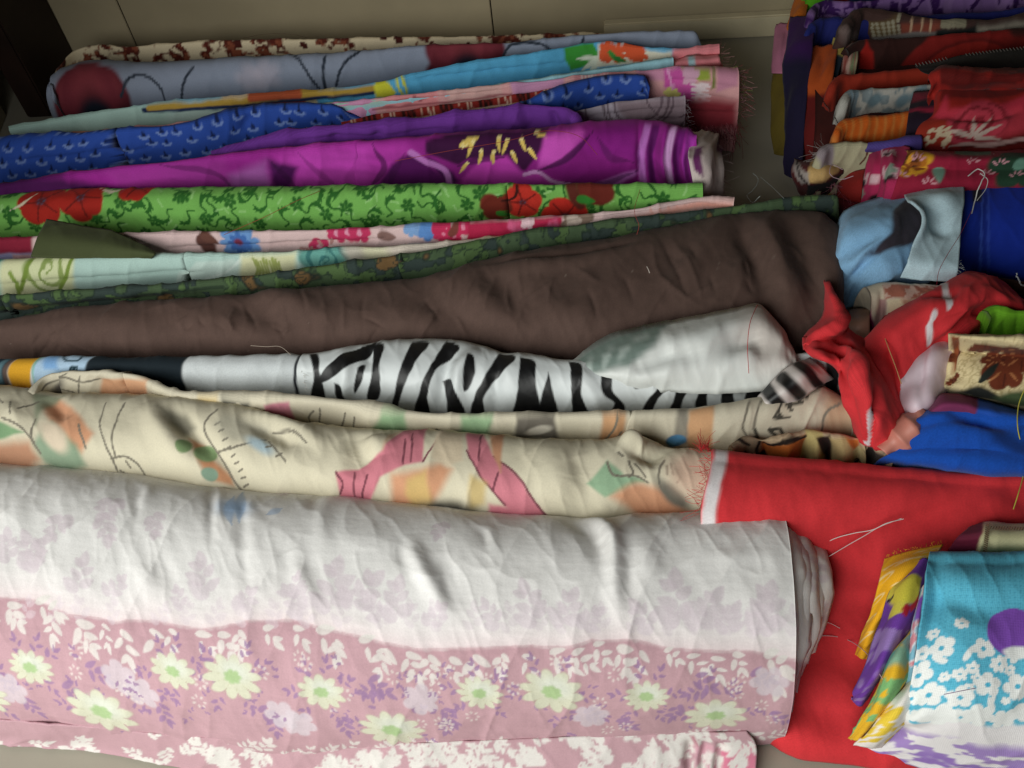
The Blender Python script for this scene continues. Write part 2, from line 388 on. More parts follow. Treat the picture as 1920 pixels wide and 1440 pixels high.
# ------------------------------------------------------------------ setting: floor, tiled wall, skirting, dark post
def quad(name, pts, mat):
    me = bpy.data.meshes.new(name); me.from_pydata([tuple(map(float, p)) for p in pts], [], [tuple(range(len(pts)))]); return link(name, me, mat)
tag(quad('floor', [(-6, -4, 0), (6, -4, 0), (6, 6, 0), (-6, 6, 0)], MT['floor']), kind='structure')
W0 = unproj(np.array(1310.), np.array(64.), 0.0); W1 = unproj(np.array(1480.), np.array(55.), 0.0)
wd = (W1 - W0)/np.linalg.norm(W1 - W0); wn = np.array([wd[1], -wd[0], 0.0])          # towards the camera
wz = np.array([0, 0, 1.0])
def on_wall(px, py):
    d = rays(np.array(float(px)), np.array(float(py))); t = ((W0 - CAM) @ wn)/(d @ wn); p = CAM + d*t
    return (p - W0) @ wd, p[2]
sa_, _ = on_wall(246, 60); sb_, _ = on_wall(923, 35); tw = sb_ - sa_
wall = tag(link('wall', box_mesh('wall', W0 + wd*(sa_-2*tw) - wn*0.10, wd*(6*tw), wn*0.094, wz*2.2, 0), MT['grout']), kind='structure')
for k in range(-2, 4):
    z = 0.0
    for hgt in (0.60, 0.60, 0.60):
        link('tile', box_mesh('tile', W0 + wd*(sa_ + k*tw + 0.0015) - wn*0.005 + wz*z, wd*(tw-0.003), wn*0.008, wz*(hgt-0.003), 0.0012), MT['tile'], wall); z += hgt
s1, z1 = on_wall(1132, 31); s2, z2 = on_wall(1500, 8)
led = box_mesh('skirting_slab', W0 + wd*s1 + wn*0.0035, wd*(s2-s1+0.9), wn*0.022, wz*(z1*0.92), 0.003)
tag(link('skirting_slab', led, MT['ledge']), 'pale beige stone skirting slab at the foot of the tiled wall', 'skirting')
pl_ = unproj(np.array(52.), np.array(222.), 0.0); sp = (pl_ - W0) @ wd; dp = (pl_ - W0) @ wn
tag(link('wooden_post', box_mesh('wooden_post', W0 + wd*sp + wn*0.004, wd*0.060, wn*(dp-0.004), wz*1.6, 0.004), MT['dark_wood']),
    'dark brown wooden post standing against the tiled wall', 'post')
tag(link('side_wall', box_mesh('side_wall', np.array([-1.40, 1.05, 0.0]), np.array([0.335, 0, 0]), np.array([0, 0.92, 0]), wz*2.2, 0.002), MT['tile']), kind='structure')
# ------------------------------------------------------------------ cloths of the left heap, back to front
KH = 1.35                                                    # the back of the heap is stacked higher
def tall(T, L, h, *a, kh=None, **k): return bolt(T, L, (h if np.isscalar(h) else np.asarray(h))*(kh or KH), *a, **k)
G_ROLL = 'cloth rolls and bolts heaped side by side'
# 1 cream roll with brown flowers, along the wall
s = tall([(104,138),(130,102),(260,86),(620,73),(930,67),(1140,62),(1180,62)], [(104,180),(130,155),(300,132),(640,114),(930,92),(1150,78),(1180,78)], 0.085, cap=(.01, .01))
s.fill('#e6d5b4'); n = fbm(s.U*34, s.V*34, 5, 3); n2 = fbm(s.U*90, s.V*90, 9, 2)
s.mix(sstep(.50, .56, n)*sstep(.28, .42, n2), '#5c2218'); s.mix(sstep(.60, .66, n2)*sstep(.42, .5, n), '#8a4a34')
for k in range(60):
    p = (rng.random()*s.U.max(), rng.random()*s.V.max()); s.flower(p, .007+.006*rng.random(), '#4c1a14', 5, .4, rng.random()*6)
s.bumpy(6, .006, 1); s.build('fabric_roll', MT['cotton'], None, 'cream roll with dense brown flowers lying against the tiled wall', 'fabric roll', G_ROLL)
# 2 blue-grey roll with red poppies
s = tall([(92,168),(102,142),(125,129),(300,118),(640,100),(800,88),(960,80),(1130,64),(1250,60),(1312,60)], [(84,216),(100,222),(260,212),(500,192),(700,172),(840,140),(1010,112),(1130,104),(1250,98),(1312,94)], 0.105, cap=(.012, .01), rnd=18)
s.fill('#8d95a8'); s.var(5, .08, 2)
for x, y, R in ((178,190,0.101), (875,108,0.097)):
    u, v = s.at(x, y)
    for q, (a, c) in enumerate(((2.6,'#521722'),(.5,'#5a1b26'),(-2.2,'#6a2430'),(-1.0,'#621f2b'),(-1.6,'#752a36'))):
        s.ell((u+R*.45*math.cos(a), v+.02+R*.5*math.sin(a)), R*.62, R*.58, c, a, .10); s.ell((u+R*.5*math.cos(a), v+.02+R*.62*math.sin(a)), R*.4, R*.3, '#8e3a44', a, .8, .85); s.ell((u+R*.18*math.cos(a), v+.02+R*.2*math.sin(a)), R*.3, R*.22, '#3a0f18', a, .8, .6)
    s.ell((u, v+.028), R*.36, R*.34, '#141c2c', 0, .4)
for pl in ([(228,180),(240,150),(270,140),(300,160),(312,195)], [(340,192),(345,150),(362,126)], [(612,180),(606,140),(612,108)], [(600,165),(560,112),(545,104)], [(632,160),(645,120),(675,100)], [(942,112),(955,86),(990,80),(1025,86),(1032,96)], [(1086,92),(1096,72)]):
    s.line(pl, .0035 if pl[0][0] == 612 else .0018, '#2b3340')
for x, y in ((500,140), (470,150)): s.flower(s.at(x, y), .03, '#b9aebb', 5, .3, .5, 1, .5, .5)
s.bumpy(5, .005, 2); s.crease(9, 3, .002, 4)
s.build('fabric_roll', MT['cotton'], None, 'blue-grey roll printed with red poppies and thin black stems', 'fabric roll', G_ROLL)
# 3 turquoise folded cloth with printed flowers: two folds
t = thing('folded_cloth', 'turquoise folded cloth with green and orange flowers and a coral end', 'cloth', 800, 180, G_ROLL)
s = tall([(18,240),(100,225),(270,197),(480,180),(700,158),(835,127),(920,112),(1010,98),(1130,80),(1180,86),(1250,93),(1348,88)], [(15,256),(160,247),(480,216),(700,188),(830,172),(1000,152),(1130,134),(1250,120),(1352,128)], 0.105, 2.0, zf=.5)
s.fill('#5cb0dc'); s.var(8, .06, 3)
s.poly([(10,225),(330,190),(330,255),(10,260)], '#9fbcb4', .01); s.poly([(330,190),(420,182),(430,230),(300,240)], '#9fb6b0', .012)
s.poly([(420,180),(545,174),(585,205),(420,225)], '#c9b49a', .006); s.ell(s.at(505,192), .05, .018, '#c8533a', 0, .2); s.ell(s.at(555,186), .03, .02, '#b94b36')
s.poly([(575,178),(590,172),(600,200),(575,205)], '#d8d3b4', .003)
s.line([(270,208),(420,196),(560,184),(700,171)], .006, '#16284a'); s.line([(280,202),(420,191),(560,178),(700,165)], .005, '#a98a3a')
s.line([(470,186),(565,177)], .005, '#a04a2c', smooth=False)
s.poly([(702,160),(715,150),(730,156),(742,172),(738,180),(705,182)], '#d2d23c', .002); s.line([(745,148),(748,165),(758,178)], .003, '#cfd24a'); s.line([(752,146),(758,160),(762,176)], .003, '#cfd24a')
s.poly([(1056,90),(1080,84),(1110,82),(1122,100),(1118,122),(1070,130),(1058,112)], '#3f9a3a', .002)
for x, y, a in ((1108,100,2.6), (1100,112,2.2), (1085,118,3.2)): s.leaf(s.at(1125, 108), .05, .008, '#e4ead8', a)
s.poly([(1122,84),(1150,80),(1180,84),(1210,92),(1260,96),(1262,112),(1120,126)], '#e2dcc8', .003)
for k in range(16):
    x = 1132+rng.random()*75; s.flower(s.at(x, 88+rng.random()*20), .010+.008*rng.random(), '#dd5a34', 5, .5, rng.random()*6)
s.leaf(s.at(1140,95), .035, .009, '#3d8c3c', .7); s.leaf(s.at(1150,105), .03, .008, '#2f7a38', .3)
s.poly([(1262,92),(1356,84),(1358,132),(1255,122)], '#e58a92', .002); s.poly([(1295,110),(1305,100),(1315,122)], '#9fc3cf', .002)
s.groove([(420,206),(560,194),(700,180)]); s.groove([(760,150),(860,140),(960,128),(1060,118)]); s.crease(8, 3, .004, 7); s.bumpy(7, .006, 3); s.build('upper_fold', MT['cotton'], t)
s = tall([(560,200),(700,186),(830,171),(1000,150),(1130,129),(1200,118),(1262,109)], [(560,203),(700,190),(830,182),(1000,162),(1130,147),(1262,132)], 0.105, 2.0)
s.fill('#a2d4e2'); s.var(9, .07, 5); s.poly([(560,190),(700,178),(730,195),(560,210)], '#a9c4b8', .01); s.bumpy(9, .004, 8); s.build('lower_fold', MT['cotton'], t)
s = loft([[(1250,112,0.115),(1300,106,0.135),(1348,100,0.132)], [(1250,124,0.121),(1300,120,0.135),(1350,114,0.135)], [(1252,132,0.095),(1300,130,0.108),(1356,126,0.108)]])
s.fill('#e58a92'); s.poly([(1290,106),(1302,104),(1312,130),(1298,130)], '#a7c9d2', .002); s.build('cut_end', MT['cotton'], t, solid=.004)
fringe('frayed_edge', t, [(1350,90,0.135),(1354,108,0.121),(1354,126,0.108)], (1, -.15), 16, 26, '#d9a0a0', seed=5)
# 4 pink patchwork print
t = thing('folded_cloth', 'pink patchwork cloth with a frayed end behind the blue print', 'cloth', 900, 220, G_ROLL)
s = tall([(-60,272),(0,262),(160,249),(480,215),(700,186),(960,158),(1130,142),(1250,130),(1330,128),(1382,130)], [(-60,292),(0,282),(160,268),(480,238),(700,222),(960,192),(1045,182),(1230,190),(1330,220),(1384,232)], [.094,.094,.096,.102,.106,.106,.106,.106], 2.1)
s.fill('#dba3a4'); s.var(14, .12, 4)
for k, c in enumerate(['#c86f86','#c78a70','#d99da0','#dd7f85','#cf8fc0','#e08a90','#d9b3ad','#cc93c4','#d98e98','#d38fb6']):
    x0 = k*118 + (0 if k < 4 else 130); s.poly([(x0,250-x0*.1),(x0+100,240-x0*.1),(x0+105,290-x0*.12),(x0+5,295-x0*.12)], c, .004, .75)
s.line([(700,205),(820,190),(960,174)], .0022, '#8f4650', .8); s.line([(700,196),(800,184)], .002, '#a65a62', .7); s.line([(775,180),(790,190)], .0025, '#8f4650', .8)
for x in range(1090, 1140, 7): s.line([(x,146),(x+3,160)], .0012, '#e8d4d2')
s.poly([(1244,130),(1275,128),(1310,160),(1300,200),(1244,160)], '#cf58a8', .002); s.line([(1250,132),(1262,165)], .002, '#e8a0d0')
s.poly([(1278,132),(1330,132),(1332,150),(1312,152)], '#9aa845', .002); s.flower(s.at(1297,142), .018, '#d8a7c0', 5, .4)
for y in range(156, 196, 6): s.line([(1300,y),(1330,y+1)], .0016, '#ead7dc')
s.poly([(1333,130),(1338,130),(1340,165),(1334,165)], '#6c7a30', .002)
s.poly([(1290,180),(1384,190),(1386,240),(1285,245)], '#8f2f3a', .012)
s.poly([(1342,130),(1384,128),(1384,160),(1345,170)], '#c98aa2', .004)
for x, y in ((1255,170),(1268,172)): s.flower(s.at(x,y), .012, '#d7cf7c', 4, .5)
s.groove([(620,206),(760,188),(900,174),(1060,156)]); s.groove([(1250,146),(1320,150),(1382,156)]); s.groove([(1270,175),(1330,182),(1384,188)]); s.groove([(1285,205),(1335,210),(1384,214)]); s.crease(9, 3, .005, 9); s.bumpy(6, .006, 6); s.build('bolt_body', MT['cotton'], t)
fringe('frayed_edge', t, [(1380,130,0.135),(1386,165,0.108),(1388,200,0.068),(1384,235,0.027)], (1, .1), 22, 70, '#b84a5c', seed=3, color2='#d99aa0')
fringe('hanging_yarn', t, [(1292,240,.10),(1330,238,.09),(1386,232,.07)], (.12, 1), 46, 90, '#7a2a34', r=.0004, seed=17, spread=.35, drop=.05, color2='#b0606c')
fringe('frayed_edge', t, [(1372,128,.14),(1384,150,.12),(1388,190,.09)], (1, -.1), 14, 60, '#c98a9a', r=.0004, seed=19, spread=.5, color2='#8fa050')
# 5 red plaid
s = tall([(640,230),(715,215),(860,193),(960,178),(1050,165),(1120,158)], [(640,246),(760,236),(930,210),(1030,188),(1120,176)], 0.098, 2.0)
s.fill('#9a2c26')
for k in np.arange(0, s.U.max(), .075):
    for d, w, c in ((0,.002,'#e5c3ae'), (.008,.0016,'#e0b7a2'), (.025,.004,'#3a1512'), (.034,.003,'#32110f'), (.043,.004,'#3a1512'), (.060,.0014,'#dcae98')):
        s.mix(1-sstep(w*.6, w*1.2, np.abs(s.U-k-d-s.V*.15)), c)
for v in np.arange(0, s.V.max(), .03): s.mix(1-sstep(.0008, .0018, np.abs(s.V-v)), '#e5c3ae')
s.bumpy(8, .004, 12); s.build('fabric_bolt', MT['cotton'], None, 'narrow red plaid cloth squeezed between pink and blue cloths', 'cloth', G_ROLL)
# 6 blue sail print
s = tall([(-60,272),(0,263),(160,250),(370,229),(470,205),(560,198),(640,203),(690,224),(760,246),(850,244),(930,214),(1020,180),(1110,151),(1160,144),(1214,143)], [(-60,372),(0,355),(150,332),(400,285),(560,255),(640,249),(700,250),(760,247),(900,230),(1030,212),(1100,206),(1160,198),(1226,184)], [.112,.112,.112,.112,.112,.112,.112,.104,.066,.066,.106,.112,.112,.112], 2.1, rnd=10)
s.fill('#2a4da6'); s.var(10, .1, 6)
k = 0
for j, v in enumerate(np.arange(0, s.V.max(), .026)):
    for u in np.arange((j % 2)*.020, s.U.max(), .040):
        u1, v1 = u + .006*rng.normal(), v + .003*rng.normal()
        s.poly([(u1-.0045,v1+.003),(u1+.001,v1-.010),(u1+.005,v1+.004)], '#101f4a', .0012, uv=True)
        s.line([(u1-.008,v1+.003),(u1-.003,v1+.007),(u1+.003,v1+.008),(u1+.009,v1+.004)], .0008, '#a6c0ee', .42, uv=True)
s.groove([(0,300),(160,288),(300,268)], .003, -.005); s.crease(5, 2, .008, 3, .5); s.bumpy(5, .010, 9); s.ridge([(640,205),(700,238)], .012, -.014); s.ridge([(470,206),(455,245)], .012, -.008)
s.build('fabric_bolt', MT['cotton'], None, 'bright blue cloth with small white and navy sail motifs', 'cloth', G_ROLL)
# 7 grey roll with arcs
s = tall([(1050,216),(1080,208),(1200,187),(1284,180)], [(1050,252),(1080,250),(1190,244),(1284,250)], 0.10, 2.1, cap=(0,.014))
s.fill('#b3a9b6'); s.var(9, .06, 2)
u, v = s.at(1196, 205); s.poly([(1150,192),(1284,178),(1290,255),(1200,248),(1165,215)], '#98858e', .006)
u, v = s.at(1195, 186)
for R in (.045,.058,.066,.10):
    r = np.hypot(s.U-u, s.V-v); s.mix(.8*(1-sstep(.0012,.003,np.abs(r-R))), '#57444e')
u, v = s.at(1262, 176); r = np.hypot(s.U-u, s.V-v); s.mix(.8*(1-sstep(.001,.0025,np.abs(r-.05))), '#54424c')
s.groove([(1090,222),(1200,208),(1284,200)], .003, -.006); s.groove([(1090,236),(1200,226),(1284,222)], .003, -.006); s.bumpy(8, .004, 15); o = s.build('fabric_roll', MT['cotton'], None, 'short grey roll with thin curved lines beside the purple cloth', 'fabric roll', G_ROLL)
fringe('frayed_edge', o, [(1284,182,0.135),(1287,210,0.121),(1286,246,0.068)], (1, 0), 12, 26, '#b9aab4', seed=8)
# 8 purple
s = tall([(400,291),(440,277),(480,263),(620,241),(720,233),(800,222),(900,208),(1030,200),(1065,206),(1086,226)], [(400,294),(440,292),(560,288),(700,276),(830,268),(960,258),(1050,250),(1088,246)], [.108,.118,.122,.122,.122,.122,.122,.122], 2.1, rnd=16, kh=1.3)
s.fill('#6d3394'); s.var(9, .15, 8); s.groove([(560,262),(700,252),(860,238)], .004, -.008); s.crease(9, 4, .012, 11, .6); s.bumpy(6, .010, 7)
s.ridge([(960,212),(985,240)], .012, .010); s.ridge([(720,236),(700,262)], .008, -.010); s.ridge([(620,245),(640,270)], .01, -.008); s.ridge([(1035,205),(1050,240)], .008, -.012)
s.build('fabric_roll', MT['cotton'], None, 'plain purple crumpled cloth lying along the magenta bolt', 'cloth', G_ROLL)
# 9 magenta bolt with giant flowers
t = thing('fabric_bolt', 'wide magenta bolt with giant petals and yellow stamens', 'fabric bolt', 700, 350, G_ROLL)
s = tall([(-60,360),(0,348),(150,326),(300,306),(440,291),(560,280),(700,266),(830,258),(1000,246),(1100,237),(1195,228),(1250,238),(1304,258)], [(-60,378),(60,364),(300,362),(720,360),(1000,358),(1200,358),(1304,356)], 0.125, 2.7, zf=.35, res=2.6, kh=1.24)
s.fill('#9c2490'); s.var(5, .3, 6)
dk, lt, md = '#4a0c50', '#cf8fd4', '#b32ab4'
s.poly([(-40,345),(120,330),(200,345),(190,365),(-40,375)], dk, .01); s.poly([(200,320),(420,298),(430,355),(240,356)], '#a6349a', .016)
s.poly([(430,325),(500,298),(512,350),(430,356)], '#a862ae', .012, .8)
s.poly([(512,300),(560,282),(700,270),(720,300),(690,352),(560,356),(520,330)], '#c843ba', .014); s.poly([(505,295),(560,310),(545,352),(515,352)], '#4f0c56', .008)
s.poly([(690,275),(760,268),(800,300),(850,330),(845,352),(700,356)], '#ba38ac', .012)
s.poly([(705,350),(735,305),(770,285),(800,300),(830,325),(842,350)], '#5a0f5e', .006)
s.poly([(800,266),(880,255),(1030,246),(1020,275),(985,318),(960,322),(930,292),(880,296),(860,305),(800,285)], '#3c0a3c', .004)
s.poly([(842,352),(800,290),(850,318),(860,335)], dk, .005); s.line([(770,284),(800,300),(835,318),(845,345)], .006, '#c87ccc')
s.poly([(870,330),(905,295),(950,290),(985,325),(1010,318),(1030,330),(1065,340),(1060,356),(860,356)], '#c53fb4', .006); s.line([(985,325),(1010,319),(1035,334),(1068,341)], .004, '#dfa0de')
s.poly([(1010,312),(1020,255),(1085,246),(1100,250),(1090,272),(1040,306)], '#cc50bc', .006); s.poly([(1100,252),(1190,232),(1192,300),(1120,290),(1060,300)], '#8e1c88', .01)
s.poly([(1020,318),(1090,275),(1120,292),(1190,310),(1190,340),(1120,345),(1060,335)], '#84187a', .010)
s.poly([(1110,345),(1190,318),(1196,326),(1150,352)], '#c06ac4', .004)
for pl, k in (([(512,300),(540,330),(562,356)], .6), ([(700,270),(722,305),(692,354)], .7), ([(1010,316),(1060,298),(1112,252)], .8), ([(1060,338),(1120,346),(1195,320)], .6), ([(300,310),(420,332),(440,356)], .5), ([(860,308),(900,298),(945,294)], .7), ([(560,286),(600,320),(640,354)], .35), ([(1120,262),(1150,296),(1190,304)], .5), ([(760,286),(740,320),(730,352)], .4)):
    s.line(pl, .007, '#3a0a40', k, taper=True)
for x, y, a in ((868,272,-.3),(890,264,1.9),(905,278,1.9),(928,278,1.6),(936,258,1.4),(958,280,1.2),(975,258,1.080),(990,275,1.0),(1000,252,0.405),(880,300,2.3),(955,262,2.0),(862,275,-.4)):
    s.leaf(s.at(x, y), .030, .0048, '#e3c468', a); s.ell(s.at(x+6*math.cos(a), y+4*math.sin(a)), .004, .003, '#f0dc96')
for y0 in range(6):
    x = 1205 + y0*17; s.line([(x+8,242+y0*3),(x-4,290),(x+4,350)], .007, ('#c87ad0','#5a1060','#9c2490','#d9a8dc','#6c1470','#b43cb6')[y0], .9)
s.C *= (1 + .45*(fbm(s.U*7+s.V*9, s.V*55-s.U*14, 4, 2)-.5))[..., None]; s.crease(4, 2, .006, 31, .4); s.bumpy(3.5, .010, 14)
for x in (1208, 1228, 1246, 1266, 1286): s.ridge([(x+6,240),(x-5,290),(x+3,350)], .007, .014 if x % 4 else -.012)
s.ridge([(1197,235),(1196,290),(1196,350)], .003, -.008)
s.build('bolt_body', MT['cotton'], t)
s = loft([[(1296,256,0.115),(1320,252,0.121),(1346,258,0.095)], [(1294,300,0.149),(1320,292,0.155),(1346,300,0.121)], [(1298,340,0.135),(1322,335,0.135),(1350,345,0.081)], [(1305,365,0.081),(1328,372,0.068),(1362,385,0.027)]], 2.2)
s.fill('#cfc0bc'); s.var(20, .25, 3); s.poly([(1305,282),(1318,280),(1314,330),(1304,320)], '#6a2a62', .002); s.poly([(1340,262),(1350,262),(1352,310),(1342,300)], '#57264f', .003)
s.crease(40, 8, .010, 3, .3); s.build('folded_end', MT['cotton'], t, solid=.003)
fringe('frayed_edge', t, [(1340,262,0.108),(1348,310,0.095),(1352,350,0.054),(1355,380,0.027)], (.9, .6), 20, 40, '#c9b4b8', seed=9, color2='#6a3050')
# 10 green bolt
s = tall([(-60,378),(0,370),(60,361),(300,355),(720,351),(1000,349),(1200,349),(1316,350)], [(-60,452),(0,450),(250,441),(700,431),(1000,414),(1180,404),(1314,384)], 0.125, 3.0, res=2.3, zf=.5, kh=1.13)
s.fill('#78b558'); s.var(12, .08, 8); drk = '#2a6424'
for j, v in enumerate(np.arange(.0, s.V.max(), .026)):
    for i, u in enumerate(np.arange((j % 2)*.018, s.U.max(), .036)):
        p = (u+.008*rng.normal(), v+.006*rng.normal()); a = rng.random()*6.28
        if (i+j) % 3 == 0:
            for q in range(6): s.ell((p[0]+.0082*math.cos(a+q*1.05), p[1]+.0082*math.sin(a+q*1.05)), .0052, .0038, drk, a+q*1.05, .3)
            s.ell(p, .003, .003, drk)
        else:
            for q in range(5):
                b = a + q*.42; s.leaf((p[0]+.004*q*math.cos(a), p[1]+.004*q*math.sin(a)), .018+.006*rng.random(), .0034, drk, b)
            s.line([p, (p[0]+.014*math.cos(a+2.6), p[1]+.014*math.sin(a+2.6)), (p[0]+.018*math.cos(a+3.3), p[1]+.018*math.sin(a+3.3))], .0016, drk, uv=True)
            s.line([(p[0]+.02*math.cos(a-1), p[1]+.02*math.sin(a-1)), (p[0]+.03*math.cos(a-.6), p[1]+.026*math.sin(a-.6))], .0009, '#9ecf84', .7, uv=True)
def poppy(s, x, y, R, c='#a32218', cen='#3a5d78', n=5, rot=0.3):
    u, v = s.at(x, y); s.flower((u, v), R, c, n, .16, rot, 1.0, .05); s.ell((u, v), R*.16, R*.13, cen, 0, .4); s.ell((u, v), R*.3, R*.25, '#2b0f12', 0, .5, .35)
    for q in range(n): s.line([(u, v), (u+R*.8*math.cos(q*6.28/n+.9-rot), v+R*.8*math.sin(q*6.28/n+.9-rot))], .0009, '#5e120e', .8, uv=True)
poppy(s, 78, 378, .046); poppy(s, 152, 372, .044, rot=.9); poppy(s, 262, 352, .036); poppy(s, 980, 378, .034, '#c03024', rot=.2); poppy(s, 1060, 402, .042, '#b8281e', rot=.6)
u, v = s.at(930, 385); s.flower((u, v), .030, '#71281c', 3, .3, .3); u, v = s.at(1118, 352); s.flower((u, v), .034, '#6a241a', 3, .2, 1)
s.line([(1072,351),(1080,372),(1088,382)], .011, '#5a241a'); s.leaf(s.at(1080,368), .035, .012, '#2f7a2a', .2); s.leaf(s.at(930,398), .03, .008, '#35822c', .1)
s.line([(970,352),(966,366),(940,374)], .0025, '#3c130f'); s.line([(190,356),(215,360),(232,356)], .0045, '#d8cdb4', taper=True); s.line([(20,395),(45,382),(70,365)], .003, '#d5c9b0', taper=True)
s.bumpy(4, .006, 18); s.crease(5, 2, .003, 13)
s.build('fabric_bolt', MT['cotton'], None, 'leaf green bolt with darker scroll leaves and red poppies', 'fabric bolt', G_ROLL)
# 11 pale pink floral
s = tall([(-60,455),(0,450),(250,440),(700,429),(1000,412),(1200,392),(1345,373),(1376,377)], [(-60,496),(0,493),(300,488),(640,474),(850,462),(1000,442),(1200,412),(1376,388)], 0.122, 2.0, res=2.4, kh=1.05)
s.fill('#dcbfbe'); s.var(7, .10, 4)
s.poly([(-60,440),(66,440),(66,500),(-60,505)], '#8a2038', .004); s.poly([(-60,474),(62,474),(62,500),(-60,500)], '#9a9ac0', .004); s.poly([(25,476),(60,476),(60,500),(25,500)], '#c9a0a4', .003)
s.leaf(s.at(372,440), .05, .02, '#5e3a34', 1.2); s.leaf(s.at(378,436), .034, .012, '#6a443a', .7)
s.flower(s.at(450,455), .038, '#6f9ad2', 11, .35, .2); s.flower(s.at(450,455), .022, '#456fb4', 9, .35, .2); s.ell(s.at(448,454), .008, .008, '#7a3048', 0, .4)
for x, y in ((632,437),(652,436),(675,437),(600,462)): s.flower(s.at(x, y), .020, '#c63662', 5, .35, x, core='#e59ab4')
for k in range(7): s.leaf(s.at(560+12*k, 466-3*(k % 3)), .018, .004, '#b98a86', k)
s.leaf(s.at(708,440), .035, .014, '#8a6a64', .2); s.flower(s.at(803,428), .022, '#5f8fd0', 7, .3); s.flower(s.at(772,424), .016, '#7fa5d6', 7, .3)
for k in range(9): s.flower(s.at(822+rng.random()*50, 425+rng.random()*24), .014, '#c9305c', 5, .3, k, core='#e68aa6')
s.poly([(878,416),(1052,404),(1056,432),(990,444),(876,450)], '#b7244c', .002); n = fbm(s.U*45, s.V*45, 6)
uu, vv = s.at(965, 425); s.mix(sstep(.55,.75,n)*(1-sstep(.07,.10,np.abs(s.U-uu))), '#d8608a'); s.flower(s.at(988,415), .012, '#e8c4cc', 5, .4)
s.leaf(s.at(842,442), .03, .010, '#7a4038', -.9); s.flower(s.at(1082,415), .030, '#8a7466', 6, .3, .3, .8); s.flower(s.at(1075,414), .014, '#c4b2a6', 5, .3)
s.poly([(1150,412),(1240,394),(1375,378),(1376,390),(1200,412)], '#e0937e', .006, .8)
for x in range(1220, 1330, 16): s.line([(x,392-(x-1220)*.12),(x+8,408-(x-1220)*.12)], .002, '#d8a094', .8)
s.groove([(320,462),(520,456),(720,446)]); s.groove([(1060,415),(1180,402),(1340,382)]); s.bumpy(5, .005, 21); s.crease(5, 2, .004, 23)
s.build('fabric_bolt', MT['cotton'], None, 'pale pink bolt with blue and crimson flowers below the green bolt', 'fabric bolt', G_ROLL)
# 12 olive scrap
s = loft([[(88,412,.140),(130,420,.145),(195,430,.145),(245,448,.141),(292,474,.136)], [(74,442,.147),(120,446,.153),(190,456,.151),(250,468,.145),(290,478,.138)], [(60,482,.130),(120,484,.136),(180,484,.136),(236,484,.134),(285,482,.130)]], 2.5)
s.fill('#4c5334'); s.var(10, .1, 3); s.bumpy(9, .006, 5); s.build('cloth_scrap', MT['cotton'], None, 'dark olive green cloth corner lying over the pale pink bolt', 'cloth', None, solid=.003)
# 13 aqua rose roll
s = bolt([(-60,494),(0,491),(100,484),(280,480),(520,475),(620,468),(660,466),(720,466),(850,456),(960,444)], [(-60,568),(0,562),(230,548),(450,528),(620,506),(700,496),(850,472),(960,450)], [.125,.125,.125,.125,.12,.11], 2.1, res=2.4, zf=.5)
s.fill('#b7d4cc'); s.var(4, .07, 6)
s.poly([(-60,485),(12,485),(12,570),(-60,570)], '#6fb3a4', .004); s.poly([(14,480),(100,475),(145,480),(150,560),(14,565)], '#dfe0b4', .008)
def rose(s, x, y, R, c, c2, n=3.2, sq=1.0, edge=.85):
    u, v = s.at(x, y); X = s.U-u; Y = (s.V-v)/sq; r = np.hypot(X, Y); th = np.arctan2(Y, X)
    s.mix(1-sstep(R*.85, R*1.05, r*(1+.06*np.sin(th*5))), c); w = .5+.5*np.sin(r/R*n*6.28 + th*1.0 + 1.5*np.sin(th*2.0+r/R*4))
    s.mix(edge*sstep(.62, .9, w)*(1-sstep(R*.8, R*1.0, r)), c2)
rose(s, 92, 505, .050, '#d9deb0', '#7d9440', 2.2); s.line([(42,540),(48,515),(62,492)], .004, '#7d9440'); s.line([(138,486),(128,512),(112,545)], .004, '#7d9440'); s.line([(22,510),(34,530),(38,550)], .004, '#8aa04c')
for a, b in ((330,410), (395,470)): s.poly([(a,535),(a+10,505),(a+40,488),(b+30,484),(b+20,500),(a+60,520)], '#cfe2da', .003, .8)
s.line([(385,520),(430,505),(455,482)], .0025, '#dcebe4')
s.poly([(452,478),(556,472),(556,520),(452,530)], '#e0dfb6', .006)
for k in range(9): s.line([(476+k*6,482+(k % 3)*3),(484+k*5,500),(480+k*7,518)], .0024, '#8d9a42', .85)
rose(s, 612, 488, .045, '#6ba89e', '#356f70', 2.6, .8); s.poly([(640,462),(700,460),(690,495),(660,495)], '#c9b8a8', .01, .8); s.poly([(680,462),(1000,430),(1000,450),(690,500)], '#ddd9b8', .01); s.poly([(720,462),(900,446),(900,470),(740,480)], '#e0cfcb', .012, .7)
s.groove([(0,532),(180,520),(380,504)], .003, -.005); s.bumpy(4, .008, 24); s.crease(6, 2, .004, 25, .4)
s.build('fabric_roll', MT['cotton'], None, 'pale aqua roll with yellow-green roses above the camouflage cloth', 'fabric roll', G_ROLL)
